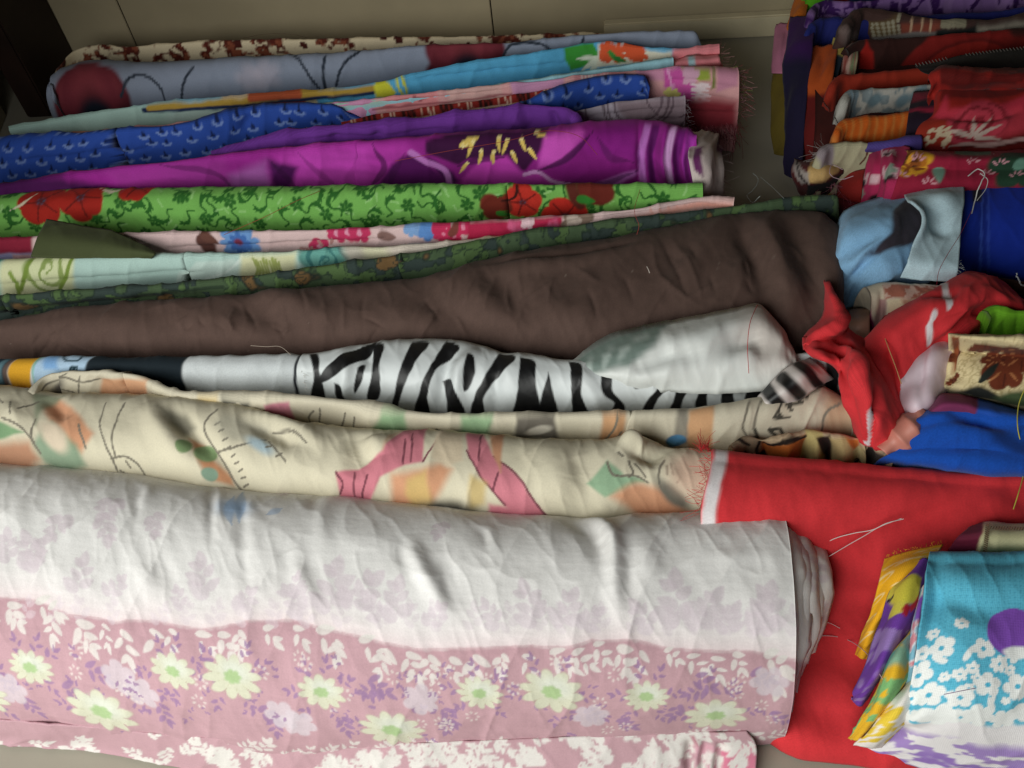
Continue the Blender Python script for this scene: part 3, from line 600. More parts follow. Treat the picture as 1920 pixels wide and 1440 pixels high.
# 14 camouflage
s = bolt([(-60,564),(0,557),(230,542),(450,522),(620,500),(800,472),(960,442),(1100,422),(1270,402),(1400,386),(1520,371),(1574,368)], [(-60,626),(0,618),(200,592),(350,576),(500,561),(700,546),(870,528),(960,505),(1230,455),(1480,425),(1578,424)], 0.128, 2.1, res=2.4, zf=.5, rnd=10)
s.fill('#44573c'); n = fbm(s.U*36, s.V*44, 3, 3); m = fbm(s.U*40+40, s.V*46, 8, 3); w = fbm(s.U*24+9, s.V*28, 13, 2)
s.mix(sstep(.52,.54,n), '#33403c'); s.mix(sstep(.56,.58,m), '#50683e'); s.mix(sstep(.75,.77,w), '#6e5434')
for f, t0 in ((n,.53),(m,.57),(w,.76)): s.mix(.75*(1-sstep(.008,.03,np.abs(f-t0))), '#1c2a24')
s.line([(60,572),(230,556),(420,535)], .0035, '#1c2a22', .6); s.ridge([(-40,588),(200,570),(440,545)], .010, -.014); s.bumpy(5, .006, 27); s.crease(7, 3, .004, 28)
s.build('fabric_bolt', MT['cotton'], None, 'green camouflage cloth running behind the plain brown cloth', 'cloth', G_ROLL)
# 15 brown drape
s = bolt([(-60,616),(0,603),(200,578),(350,562),(500,547),(700,530),(800,520),(880,500),(960,478),(1080,455),(1230,428),(1340,405),(1480,400),(1530,404),(1570,428)], [(-60,684),(0,684),(200,686),(380,688),(560,690),(640,690),(740,690),(860,690),(940,700),(1060,706),(1150,706),(1270,706),(1420,700),(1500,696),(1556,690)], [.132,.135,.135,.138,.14,.142,.145,.14], 3.0, res=3.1, zf=.45, rnd=12)
s.fill('#5b4740'); s.var(3, .06, 6)
for pl, w, a in (([(430,565),(500,590),(560,625),(600,665)], .022, -.020), ([(470,548),(560,570),(640,610)], .02, .016), ([(770,530),(830,580),(900,625),(980,645)], .018, -.018), ([(900,505),(960,560),(1010,600)], .018, -.016), ([(850,520),(920,560),(960,610)], .02, .014),
    ([(1220,445),(1240,520),(1300,570),(1330,590)], .007, .008), ([(1235,445),(1265,500),(1290,570)], .006, -.009), ([(1250,440),(1290,490),(1320,580)], .006, .008), ([(1385,405),(1405,470),(1430,520),(1440,600)], .014, -.020), ([(1420,405),(1450,470),(1470,540),(1490,640)], .016, .018), ([(1470,405),(1500,470),(1530,560),(1535,640)], .015, -.018), ([(900,502),(1040,482),(1230,446)], .008, -.014), ([(880,520),(1020,500),(1200,466)], .014, .010),
    ([(560,540),(575,600),(580,660)], .006, -.005), ([(600,545),(612,600),(608,655)], .006, .004), ([(1100,540),(1115,580),(1120,605)], .006, -.007), ([(100,600),(220,620),(360,660)], .03, .010), ([(250,590),(350,620),(430,660)], .02, -.010), ([(1000,560),(1060,590),(1150,600)], .02, .010)):
    s.ridge(pl, w*(1.25 if w > .01 else .7), a*(.72 if w > .01 else .5))
for k in range(46):
    x = rng.random()*1500; y0 = np.interp(x, [0,700,1480], [610,540,415]); y1 = np.interp(x, [0,1000,1480], [670,640,600]); a = y0+(y1-y0)*rng.random()*.6; b_ = a+(20+50*rng.random()); dx = 30*rng.normal()
    s.ridge([(x,a),(x+dx*.5+6*rng.normal(),(a+b_)/2),(x+dx,b_)], .0030+.002*rng.random(), .0032*rng.choice([-1,1]))
s.crease(10, 3, .004, 33, .5); s.bumpy(3, .016, 31); s.bumpy(9, .004, 36)
s.var(90, .10, 3); s.C *= (1 + .10*(fbm(s.U*300, s.V*30, 9, 2)-.5))[..., None]
for k in range(40): s.ell((rng.random()*s.U.max(), s.V.max()*(.3+.5*rng.random())), .0012, .0009, '#8a7a70', 0, .5, .7)
s.build('draped_cloth', MT['cotton'], None, 'large plain dark brown cloth draped across the middle of the heap', 'cloth', G_ROLL)
# 16 short bolt with navy, yellow and pale grey blocks
s = bolt([(-60,686),(0,681),(40,677),(180,674),(360,673),(576,669)], [(-60,750),(0,748),(100,745),(260,742),(420,752),(578,756)], 0.132, 2.8, res=2.3, cap=(0,.006), zf=.5)
s.fill('#c9ced0'); s.var(6, .06, 6)
s.poly([(-60,670),(36,670),(36,755),(-60,760)], '#1d3440', .004); s.poly([(14,672),(24,672),(24,745),(14,745)], '#52707a', .003); s.poly([(26,672),(36,672),(36,745),(26,745)], '#5a4a44', .003)
s.poly([(36,670),(84,670),(72,745),(38,745)], '#d19a26', .002); s.poly([(80,670),(90,670),(80,720),(72,720)], '#7fae9c', .002)
s.poly([(88,668),(182,668),(178,740),(84,740)], '#a9c3da', .003); s.poly([(88,676),(115,672),(112,690),(86,690)], '#6a9bd0', .004, .8)
for pl in ([(122,674),(124,679),(140,680),(154,678),(156,673)], [(134,694),(136,687),(148,686)], [(136,687),(140,694),(142,687)], [(142,687),(146,695),(149,686)]): s.line(pl, .0013, '#26404a')
s.poly([(183,668),(358,668),(364,755),(176,755)], '#141f26', .003)
s.poly([(564,668),(568,668),(572,760),(564,760)], '#20242a', .0015); s.bumpy(5, .006, 3); s.crease(8, 3, .003, 5)
o = s.build('fabric_bolt', MT['cotton'], None, 'short bolt in navy, yellow and pale grey blocks under the brown cloth', 'fabric bolt', G_ROLL)
fringe('frayed_edge', o, [(566,672,.135),(568,700,.13),(572,745,.10)], (.6, .2), 8, 30, '#e8e6e0', r=.0003, seed=4)
# 17 zebra cloth with white turned corner
t = thing('draped_cloth', 'black and white zebra striped cloth with a plain white turned corner', 'cloth', 1000, 760, G_ROLL)
s = bolt([(572,668),(640,656),(740,641),(850,640),(900,650),(940,665),(1000,672),(1080,681),(1200,690),(1350,690),(1460,672),(1545,662)], [(572,764),(700,776),(850,788),(1100,794),(1300,782),(1480,764),(1590,756)], [.138,.142,.142,.14,.14,.145], 2.8, res=2.3, zf=.45, rnd=8)
s.fill('#d5dadb'); s.var(5, .06, 7)
blk = '#0d0d0f'
for pl in ([(580,664),(590,664),(600,700),(602,756),(592,756),(588,700)], [(655,664),(708,646),(690,668),(630,704),(598,716),(610,692)], [(628,716),(640,716),(652,744),(668,756),(650,764),(634,744)], [(700,650),(716,648),(712,690),(706,748),(694,752),(698,700)], [(672,690),(682,684),(676,720),(668,735)],
    [(775,643),(803,643),(776,690),(754,738),(752,774),(768,788),(746,788),(742,730),(750,696)], [(838,643),(862,650),(817,695),(802,740),(800,788),(786,788),(789,730),(806,688)], [(828,716),(844,710),(862,738),(872,782),(846,782),(836,745)], [(877,672),(885,672),(884,722),(876,730)], [(938,668),(964,674),(927,715),(909,742),(904,788),(888,788),(891,740),(906,712)],
    [(976,678),(1000,680),(1005,720),(1016,790),(964,790),(971,730)], [(1028,700),(1037,728),(1040,790),(1018,790),(1017,740)], [(1066,684),(1086,688),(1089,730),(1104,785),(1080,785),(1071,740)], [(1126,690),(1146,692),(1147,728),(1172,762),(1152,788),(1138,776),(1151,752),(1131,735)],
    [(1196,700),(1208,700),(1202,724),(1192,726)], [(1240,712),(1254,712),(1232,742),(1214,772),(1202,776),(1212,748)], [(1272,712),(1290,712),(1280,745),(1262,774),(1254,774),(1262,742)], [(1324,702),(1338,702),(1330,735),(1314,768),(1306,764),(1316,730)], [(1362,700),(1378,698),(1376,730),(1370,770),(1360,768)], [(1402,700),(1432,692),(1426,730),(1414,770),(1396,770),(1400,730)], [(1462,690),(1482,684),(1470,720),(1446,762),(1438,758),(1452,722)], [(1530,664),(1560,668),(1572,700),(1560,744),(1545,720)]):
    s.poly(pl, blk, .0012, smooth=True)
for pl, w, a in (([(640,660),(650,700),(640,750)], .012, .010), ([(700,650),(690,700)], .01, -.010), ([(905,660),(860,700),(845,770)], .012, .014), ([(850,645),(835,700),(830,770)], .012, -.012), ([(940,672),(930,720),(930,780)], .010, -.008), ([(1080,700),(1110,730),(1120,780)], .014, .009), ([(1280,730),(1350,745),(1440,730)], .012, -.01)):
    s.ridge(pl, w, a)
s.crease(7, 3, .004, 35, .4); s.bumpy(4, .008, 34); s.build('striped_body', MT['satin'], t)
s = loft([[(1066,684,.138),(1120,641,.143),(1270,601,.152),(1380,577,.156),(1420,569,.154),(1452,600,.150),(1490,666,.146)], [(1080,690,.143),(1150,660,.158),(1285,622,.172),(1386,598,.178),(1424,592,.172),(1456,622,.164),(1491,676,.150)], [(1094,696,.143),(1175,686,.157),(1292,656,.168),(1390,636,.174),(1434,634,.170),(1462,654,.162),(1491,688,.150)], [(1104,703,.140),(1195,708,.150),(1300,694,.156),(1392,682,.160),(1440,680,.160),(1470,686,.156),(1489,698,.146)], [(1114,712,.125),(1205,728,.124),(1305,736,.124),(1392,736,.124),(1440,730,.124),(1470,720,.126),(1486,708,.128)]], 2.4)
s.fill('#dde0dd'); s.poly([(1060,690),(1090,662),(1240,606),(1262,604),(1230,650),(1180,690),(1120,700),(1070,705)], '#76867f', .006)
for x in (1105,1140,1170,1205): s.ell(s.at(x, 690-(x-1105)*.5), .016, .006, '#a9b6b0', -.6, .5)
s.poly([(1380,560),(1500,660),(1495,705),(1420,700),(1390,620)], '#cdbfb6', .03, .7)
s.ridge([(1180,700),(1270,670),(1330,660)], .012, -.012); s.ridge([(1330,640),(1390,640),(1440,650)], .015, -.012); s.ridge([(1190,680),(1300,650),(1400,625)], .02, .010); s.ridge([(1340,610),(1400,635),(1460,680)], .014, -.010); s.bumpy(5, .008, 3)
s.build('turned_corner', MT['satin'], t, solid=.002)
s = loft([[(1415,752,.13),(1455,708,.15),(1500,680,.16),(1518,672,.15)], [(1430,762,.14),(1475,726,.165),(1520,694,.17),(1540,690,.155)], [(1450,770,.12),(1500,745,.14),(1540,720,.14),(1560,710,.12)]], 2.4)
s.fill('#cfc6c2')
for k in range(3): s.line([(1432+k*34,726-k*19),(1462+k*34,758-k*19)], .010, '#0d0d0f', smooth=False)
s.bumpy(9, .006, 3); s.build('twisted_end', MT['satin'], t, solid=.002)
# 18 beige comic cloth: plain generic blocks and pen scribbles, two folds
t = thing('draped_cloth', 'cream cloth printed with peach, green and pink shapes and pen outlines', 'cloth', 700, 900, G_ROLL)
ink = '#7d776a'
s = bolt([(50,752),(85,706),(130,696),(180,695),(260,706),(320,732),(440,742),(560,746),(640,754),(760,774),(1000,779),(1270,772),(1400,761),(1490,742),(1540,730),(1580,745),(1612,800)], [(40,772),(90,768),(180,768),(250,770),(330,778),(450,790),(600,816),(760,830),(880,836),(1120,846),(1250,858),(1360,866),(1450,868),(1540,862),(1612,842)], .137, 2.2, res=2.2, zf=.45, rnd=8)
s.fill('#cfc7b2'); s.var(5, .07, 7)
s.poly([(190,712),(280,714),(280,745),(190,745)], '#cf9f7c', .004); s.ell(s.at(125,728), .03, .016, '#5a5550', -.4, .4); s.line([(70,738),(100,715),(125,708),(150,715),(185,712)], .002, ink); s.line([(125,700),(122,722),(140,735)], .0018, ink); s.line([(150,705),(150,735)], .0016, ink); s.ell(s.at(165,738), .008, .006, '#4f82b8')
s.poly([(420,745),(470,750),(480,775),(420,770)], '#4c4c46', .006); s.line([(425,760),(455,752),(472,772)], .0016, '#cfc7b2'); s.poly([(375,744),(410,745),(410,765),(375,762)], '#d3b56a', .006, .8)
s.poly([(500,752),(545,750),(560,790),(505,785)], '#c98494', .003); s.poly([(720,770),(760,775),(765,806),(700,800)], '#93b08a', .005); s.poly([(866,778),(925,780),(915,815),(862,812)], '#93b08a', .005)
s.poly([(970,782),(1040,780),(1048,820),(965,815)], '#6d675e', .004); s.ell(s.at(1010,802), .02, .008, '#c9c2b4', -.3, .3)
s.poly([(1130,778),(1172,776),(1165,830),(1120,825)], '#c99c74', .004); s.line([(1120,830),(1150,800),(1158,780)], .0018, ink); s.line([(1135,832),(1165,802)], .0016, ink)
s.ell(s.at(1195,825), .028, .018, '#5a5550', .2, .3); s.poly([(1270,772),(1290,772),(1300,830),(1262,825)], '#5a5550', .004, .7); s.ell(s.at(1268,820), .014, .010, '#4f82a8')
s.poly([(1292,772),(1338,768),(1335,835),(1290,835)], '#c99c74', .003)
for pl in ([(590,765),(582,785),(590,800)], [(602,762),(600,790)], [(650,770),(642,795)], [(668,775),(666,800)], [(820,800),(840,812)], [(300,755),(320,762)]): s.line(pl, .0015, ink)
# lettering that runs slantwise over the fold
for pl in ([(1448,782),(1470,758)], [(1448,782),(1478,782)], [(1458,772),(1466,782)], [(1468,756),(1484,770)], [(1468,756),(1478,750),(1486,758),(1476,763)], [(1482,759),(1496,760)], [(1486,742),(1502,756),(1512,744)], [(1440,800),(1456,815)], [(1440,800),(1462,802)], [(1462,802),(1472,820)], [(1400,812),(1420,815),(1412,800)]): s.line(pl, .0022, '#4a473f', smooth=False)
s.line([(1410,800),(1420,770),(1445,755)], .0018, ink); s.line([(1405,765),(1390,790),(1400,815)], .0018, ink)
s.poly([(1545,725),(1615,760),(1620,830),(1560,840),(1540,800)], '#b08a6a', .012, .8); s.line([(1540,830),(1545,780),(1575,755)], .002, ink)
s.crease(8, 4, .006, 41, .5); s.bumpy(5, .010, 42); s.ridge([(300,740),(330,765)], .01, -.01); s.ridge([(160,705),(230,735)], .012, -.008)
s.build('back_fold', MT['fine'], t)
s = bolt([(-60,720),(0,727),(100,739),(260,746),(380,756),(470,772),(540,792),(600,802),(700,809),(880,822),(1060,830),(1130,832),(1190,820),(1230,836),(1300,848),(1400,856),(1450,862)], [(-60,905),(0,910),(250,935),(420,965),(600,980),(800,1000),(1000,1014),(1100,1016),(1180,1012),(1330,1000),(1400,1000),(1450,1000)], [.142,.142,.145,.15,.15,.148,.14], 2.8, res=2.25, zf=.45)
s.fill('#d8d0b8'); s.var(4, .06, 9)
pe = '#d19a78'
s.poly([(78,760),(110,748),(140,770),(180,815),(158,850),(130,830),(95,790)], pe, .006); s.poly([(-60,830),(60,828),(80,858),(60,880),(-60,870)], '#b98a6e', .010)
s.poly([(-60,775),(20,800),(50,812),(-20,830),(-60,820)], '#7fa078', .003); s.poly([(60,740),(120,745),(80,770),(70,800),(66,765)], '#7d8a70', .006, .8)
s.poly([(66,830),(100,790),(150,835),(168,870),(130,882),(90,865)], '#7d9a80', .006, .85); s.ell(s.at(105,820), .028, .016, '#dccbb4', .7, .4)
for pl in ([(-20,740),(10,760)], [(40,775),(60,765),(75,755)], [(70,790),(65,820),(80,850)], [(10,790),(45,805),(70,830)], [(25,760),(28,785)], [(200,760),(190,800),(215,860),(225,880)], [(236,762),(218,810),(222,858)], [(213,858),(240,855),(265,870),(276,888)], [(228,878),(240,885),(262,890)], [(240,862),(250,876)], [(150,800),(165,840)]): s.line(pl, .0017, ink)
s.poly([(300,770),(350,780),(365,800),(345,820),(320,800)], '#6d6a5c', .008, .8); s.poly([(355,820),(380,830),(400,865),(435,895),(440,912),(400,900),(375,865)], '#c08a66', .005); s.ell(s.at(385,848), .016, .014, '#7d9468'); s.ell(s.at(350,838), .01, .01, '#7d9468'); s.ell(s.at(395,890), .012, .01, '#86a08c')
s.line([(410,775),(385,800),(400,840),(440,905),(462,925)], .0019, ink); s.line([(400,845),(450,838),(500,825)], .0017, ink)
for k in range(9): s.line([(405+k*6.5,800+k*14),(415+k*6.5,796+k*14)], .0014, ink)
s.poly([(420,780),(500,800),(500,825),(440,830),(405,800)], '#a3a091', .010, .6); s.ell(s.at(490,838), .022, .010, '#a9bcc4', .2, .6)
for pl in ([(510,808),(550,815),(578,838)], [(505,830),(540,868)], [(500,842),(512,838)], [(520,858),(532,852)]): s.line(pl, .0016, ink)
pk = '#cf7f8c'
s.poly([(632,885),(672,880),(720,850),(770,812),(800,815),(795,870),(760,875),(715,895),(695,940),(640,930)], pk, .0025); s.poly([(640,930),(690,925),(690,945),(640,945)], pk, .004)
for pl in ([(632,885),(645,905),(640,925)], [(665,885),(668,930)], [(690,890),(680,930)], [(760,830),(758,872)], [(775,822),(772,870)], [(795,870),(815,845),(830,820)]): s.line(pl, .0016, '#7c4450')
s.poly([(730,825),(765,812),(720,850)], pe, .004, .6); s.poly([(735,890),(800,880),(830,870),(850,885),(800,960),(735,950)], pe, .008)
s.poly([(820,822),(870,822),(870,870),(840,880),(812,865)], '#dccbb0', .004)
s.poly([(873,818),(905,820),(925,860),(975,900),(1024,960),(1000,972),(950,945),(900,895),(880,860)], pk, .0025); s.poly([(920,940),(975,950),(990,972),(915,968)], pk, .004)
for pl in ([(905,825),(900,870)], [(925,860),(975,900),(1024,962)], [(876,850),(900,892),(950,942)], [(935,890),(925,920)]): s.line(pl, .0016, '#7c4450')
s.poly([(918,822),(945,824),(940,890),(925,855)], pe, .003); s.poly([(765,900),(800,885),(815,940),(790,955),(762,925)], '#cdb270', .006, .8); s.poly([(885,895),(915,905),(910,940),(880,955)], '#cdb270', .006, .8); s.ell(s.at(842,955), .045, .016, '#6a665c', 0, .5)
s.poly([(1100,905),(1138,865),(1175,892),(1215,905),(1170,920),(1135,932)], '#94b292', .003); s.poly([(1145,930),(1240,912),(1300,965),(1200,975)], pe, .008)
for pl in ([(1160,852),(1168,856)], [(1180,865),(1185,890),(1178,895)], [(1190,870),(1210,895)], [(1138,868),(1150,890),(1215,905)], [(1245,862),(1235,890),(1240,915),(1255,935)], [(1250,875),(1252,890)], [(1258,872),(1262,890)], [(1285,880),(1270,905)]): s.line(pl, .0017, ink)
s.ell(s.at(1262,930), .026, .012, '#6d6a60', .6, .5); s.ell(s.at(1300,890), .03, .03, '#cfb39e', 0, .6)
for pl, w, a in (([(300,765),(345,800),(420,870),(470,915)], .018, -.016), ([(270,760),(320,820),(380,880)], .022, .012), ([(650,815),(680,850),(660,900)], .018, -.012), ([(700,818),(710,860)], .02, .012), ([(1080,860),(1100,900),(1060,950)], .024, -.010), ([(1000,840),(1040,880),(1030,940)], .03, .010), ([(1180,832),(1200,850),(1255,840)], .012, -.016), ([(1160,830),(1210,842)], .012, .016), ([(90,745),(130,790)], .014, -.012), ([(440,790),(520,815),(580,850)], .015, -.010), ([(460,775),(560,810),(620,850)], .014, .010), ([(0,760),(60,800)], .02, .008)):
    s.ridge(pl, w, a)
s.crease(6, 3, .005, 43, .6); s.bumpy(4, .012, 44); s.build('front_fold', MT['fine'], t)
# 19 crumpled brown and orange scrap
t = thing('cloth_scrap', 'crumpled orange, yellow and dark brown cloth behind the red cloth edge', 'cloth', 1520, 870)
s = bolt([(1370,838),(1395,822),(1440,824),(1480,818),(1515,808),(1560,818),(1600,822),(1640,838),(1672,860)], [(1370,880),(1450,890),(1520,892),(1600,896),(1680,900)], .135, 2.2, res=2.2, cap=(.01,.01))
s.fill('#b8a184'); s.poly([(1425,830),(1510,815),(1500,880),(1430,885)], '#b5642a', .002); s.poly([(1370,815),(1425,825),(1420,885),(1370,885)], '#8f7c66', .003)
s.poly([(1508,805),(1540,812),(1545,880),(1496,880)], '#b9a870', .002); s.poly([(1530,820),(1555,818),(1566,862),(1550,870)], '#2c1a18', .0015); s.poly([(1555,820),(1590,822),(1604,880),(1560,880)], '#b09a6c', .002); s.poly([(1585,822),(1610,822),(1605,845)], '#b5642a', .002); s.poly([(1600,840),(1622,835),(1622,885),(1604,882)], '#bdaf80', .002); s.poly([(1622,840),(1660,850),(1660,890),(1622,885)], '#3c3430', .004)
for pl in ([(1425,830),(1418,845),(1430,870),(1425,885)], [(1430,835),(1460,828),(1510,818)], [(1380,825),(1405,832)], [(1395,845),(1405,855),(1410,848)], [(1605,865),(1600,875),(1612,880),(1616,866),(1605,862)]): s.line(pl, .0022, '#241a16')
s.ell(s.at(1424,868), .012, .02, '#241c1c')
for x in (1425,1505,1545,1603,1622): s.ridge([(x,815),(x+8,850),(x-2,885)], .008, -.014)
for x in (1465,1525,1575,1612): s.ridge([(x,815),(x+8,850),(x-2,885)], .012, .010)
s.build('crumpled_body', MT['cotton'], t)
# ------------------------------------------------------------------ front roll: white and rose pink floral
t = thing('fabric_roll', 'big white and rose pink floral roll in front with green-centred daisies', 'fabric roll', 760, 1300)
T_ = [(-80,856),(0,868),(120,878),(250,891),(420,921),(600,936),(800,956),(1000,969),(1090,974),(1180,966),(1300,962),(1400,960),(1462,962)]
L_ = [(-80,1368),(0,1374),(160,1386),(330,1402),(520,1424),(700,1420),(930,1410),(1120,1402),(1300,1396),(1420,1391),(1466,1389)]
s = bolt(T_, L_, [.175,.175,.172,.17,.168,.165,.16], 2.4, base=.004, res=2.2, cap=(0,.02), zf=.02)
s.fill('#eeecea')
pinkc = '#bd979f'; bd = [(-80,1118),(0,1122),(70,1126),(130,1152),(220,1167),(290,1163),(380,1181),(470,1166),(560,1167),(640,1187),(720,1206),(800,1217),(900,1215),(1060,1213),(1110,1199),(1180,1201),(1260,1216),(1400,1220),(1466,1232)]
B = s.pts(bd); lim = np.interp(s.U[0], B[:, 0], B[:, 1]); below = s.V - lim[None]
s.mix(.5*np.exp(-np.clip(-below, 0, 1)/.022)*(below < 0), '#d9b4bb'); s.mix(sstep(-.003, .003, below + .002*(vn(s.U*200, s.V*200, 3)-.5)), pinkc)
s.mix(.3*(1-sstep(.0006, .0018, np.abs(below))), '#b98a92')
s.C *= (1 + .10*(fbm(s.U*9, s.V*9, 5, 3)-.5))[..., None]
mv = '#dccfd6'
for x, y, z, r in ((45,1075,60,-1.2), (80,1075,70,-2.1), (20,1060,55,-1.8), (150,1120,65,-1.5), (205,1125,45,-1.0), (395,1130,75,-1.9), (440,1150,50,-.9), (345,1150,40,-2.0), (620,1160,95,-1.5), (650,1150,85,-.9), (575,1165,60,-2.2), (560,1130,45,-1.6), (745,1175,75,-1.5), (720,1165,50,-2.3), (800,1180,50,-.9), (1010,1180,75,-1.9), (1050,1185,70,-1.2), (940,1180,50,-2.2), (1085,1185,50,-.7), (1270,1185,95,-1.6), (1300,1190,80,-1.0), (1230,1185,60,-2.3), (1360,1195,55,-1.2), (1420,1200,85,-1.3), (1450,1195,60,-1.9),
                   (130,960,60,2.0), (190,960,60,1.2), (225,935,55,1.9), (290,960,50,1.4), (830,985,45,1.7), (540,930,35,1.6)):
    u, v = s.at(x, y); L = z*s.sc(x, y)*1.1; s.sprig((u, v), L, mv, r, 5, .75, .42)
for k in range(26):
    x = k*60 - 20 + 20*rng.random(); u, v = s.at(x, 1190+x*.02); s.sprig((u, v-.012), .035, mv, -1.2-.8*rng.random(), 4, .45, .4)
for pl in ([(440,935),(430,965),(436,990)], [(455,930),(450,985)], [(500,968),(530,960)]): s.line(pl, .008, '#8fb0d6', .55, taper=True)
s.ell(s.at(440,955), .022, .018, '#8fb0d6', .2, .8, .7)
wt = '#ddd8d3'
def wspr(x, y, z, r):
    u, v = s.at(x, y); s.sprig((u, v), z*s.sc(x, y), wt, r, 3+int(2.6*rng.random()), .95, .24+.12*rng.random())
for x, y in zip(range(-40, 1470, 44), range(100)):
    yy = np.interp(x, [b[0] for b in bd], [b[1] for b in bd])
    wspr(x+14*rng.random(), yy+3+6*rng.random(), 42+30*rng.random(), 1.0+1.5*(rng.random()-.5))
for x in range(-40, 1480, 38):
    wspr(x, np.interp(x, [0,330,520,700,1300,1466], [1362,1388,1402,1398,1374,1368])+8*rng.random(), 38+16*rng.random(), -1.2+1.4*rng.random())
pv = '#8f6f9a'
def psprig(x, y, z, r, n=4):
    u, v = s.at(x, y); s.sprig((u, v), z*s.sc(x, y), pv, r, n, .85, .30)
daisies = [(60,1250,42),(328,1256,44),(605,1295,46),(900,1297,46),(1212,1300,44),(195,1328,66),(437,1268,56),(737,1360,64),(1033,1296,62),(1342,1338,62),(-40,1300,60)]
for x, y, R in daisies:
    for a in np.linspace(0, 6.28, 7)[:-1]:
        a += rng.normal()*.25; psprig(x+R*.8*math.cos(a), y+R*.62*math.sin(a), 34, a, 3)
for x, y, r in ((160,1245,.4),(115,1285,.4),(300,1310,1.4),(45,1300,1.2),(510,1335,1.6),(480,1330,.3),(690,1270,.5),(720,1285,2.8),(850,1340,2.0),(830,1320,1.2),(985,1385,.8),(1060,1370,1.0),(1090,1330,.5),(1300,1262,.6),(1330,1285,2.8),(1400,1262,.2),(1440,1330,.5),(1275,1310,1.9),(1150,1345,.6),(640,1335,1.4)): psprig(x, y, 52, r, 5)
for x, y in ((230,1268),(20,1290),(530,1338),(790,1308),(1105,1338),(1440,1275),(265,1295),(560,1350)):
    s.flower(s.at(x, y), 34*s.sc(x, y), '#cfc6cd', 6, .35, x, .85, .09, .8)
for k in range(38):
    x = rng.random()*1450; y = np.interp(x, [0,1460], [1200,1250]) + rng.random()*130; u, v = s.at(x, y); q = 10*s.sc(x, y)
    for a in np.linspace(0, 6.28, 8)[:-1]: s.ell((u+q*math.cos(a), v+q*math.sin(a)), q*.32, q*.22, '#dcd2cc', a, .4, .8)
for k in range(70):
    x = rng.random()*1460; y = np.interp(x, [0,1460], [1215,1262]) + rng.random()*120; psprig(x, y, 18+14*rng.random(), rng.random()*6.28, 2)
s.C *= (1 + .16*(fbm(s.U*60, s.V*60, 15, 2)-.5)*(below > 0))[..., None]
for x, y, R in daisies:
    u, v = s.at(x, y); q = .92*R*s.sc(x, y); r0_ = rng.random()*6; n_ = 10 + int(3*rng.random())
    s.flower((u, v), q*1.04, '#b0a68e', n_, .38, r0_, .72, .05, .5, p=.8); s.flower((u, v), q, '#d0d4ba', n_, .38, r0_, .72, .07, 1, p=.8)
    X = s.U-u; Y = (s.V-v)/.72; rr = np.hypot(X, Y); th = np.arctan2(Y, X)+r0_
    s.mix(.45*(1-sstep(.04, .16, np.abs(np.cos(n_*th/2))))*((rr < q*.85) & (rr > q*.3)), '#b4b88e')
    s.ell((u+q*.12, v-q*.2), q*.5, q*.3, '#dfe9e2', .2, .7, .5); s.flower((u, v), q*.32, '#a2c488', 7, .25, r0_, .72, .25)
s.mix(.16*(below > 0), pinkc); s.C *= (1 + .07*(fbm(s.U*260, s.V*26, 9, 2)-.5) + .07*(fbm(s.U*26, s.V*260, 19, 2)-.5))[..., None]
for pl, w, a in (([(60,930),(30,985),(20,1010)], .010, .006), ([(265,910),(255,960),(250,1010)], .006, -.007), ([(285,905),(270,955)], .007, .006), ([(400,915),(398,960),(400,1060)], .006, -.010), ([(412,925),(408,960),(402,1020)], .006, .006), ([(462,928),(455,970),(458,1060),(475,1150)], .007, -.009), ([(474,935),(466,985)], .006, .008), ([(600,935),(585,965)], .007, -.010), ([(615,945),(605,985),(612,1060)], .009, .008), ([(545,1030),(570,1090),(600,1150)], .008, .010), ([(530,1020),(550,1080)], .008, -.006), ([(245,1010),(270,1080),(310,1150)], .010, .008), ([(290,1020),(320,1080),(345,1130)], .009, -.005),
    ([(770,1005),(775,1040),(810,1100),(850,1170)], .009, .013), ([(765,1010),(760,1050),(770,1090)], .009, -.009), ([(830,1040),(850,1110),(870,1150)], .010, -.008), ([(915,985),(925,1020),(928,1060)], .006, .006), ([(905,990),(912,1030)], .006, -.006), ([(1085,972),(1130,985),(1150,1030),(1155,1110),(1170,1180)], .009, .022), ([(1060,975),(1110,1000),(1135,1060),(1145,1110)], .012, -.014), ([(1180,1030),(1175,1090),(1165,1150)], .010, -.012), ([(1185,980),(1205,1030),(1240,1110)], .016, .012), ([(1240,1000),(1260,1060),(1290,1120)], .02, -.008), ([(1300,1040),(1340,1045),(1460,1042)], .008, .004),
    ([(60,1330),(110,1360),(150,1390)], .012, -.007), ([(330,1330),(380,1365),(400,1390)], .012, -.009), ([(640,1180),(680,1300),(690,1380)], .02, .005), ([(900,1340),(940,1370)], .010, -.008), ([(1440,970),(1452,1080),(1450,1200)], .010, .006)):
    s.ridge(pl, w*1.3, a*(.6 if abs(a) > .012 else .34))
s.crease(11, 3.2, .002, 51, .35); s.bumpy(3, .012, 52); s.bumpy(10, .003, 53); s.crease(4, 5, .003, 57, -.6)
s.soft = .68; s.build('outer_layer', MT['fine'], t)
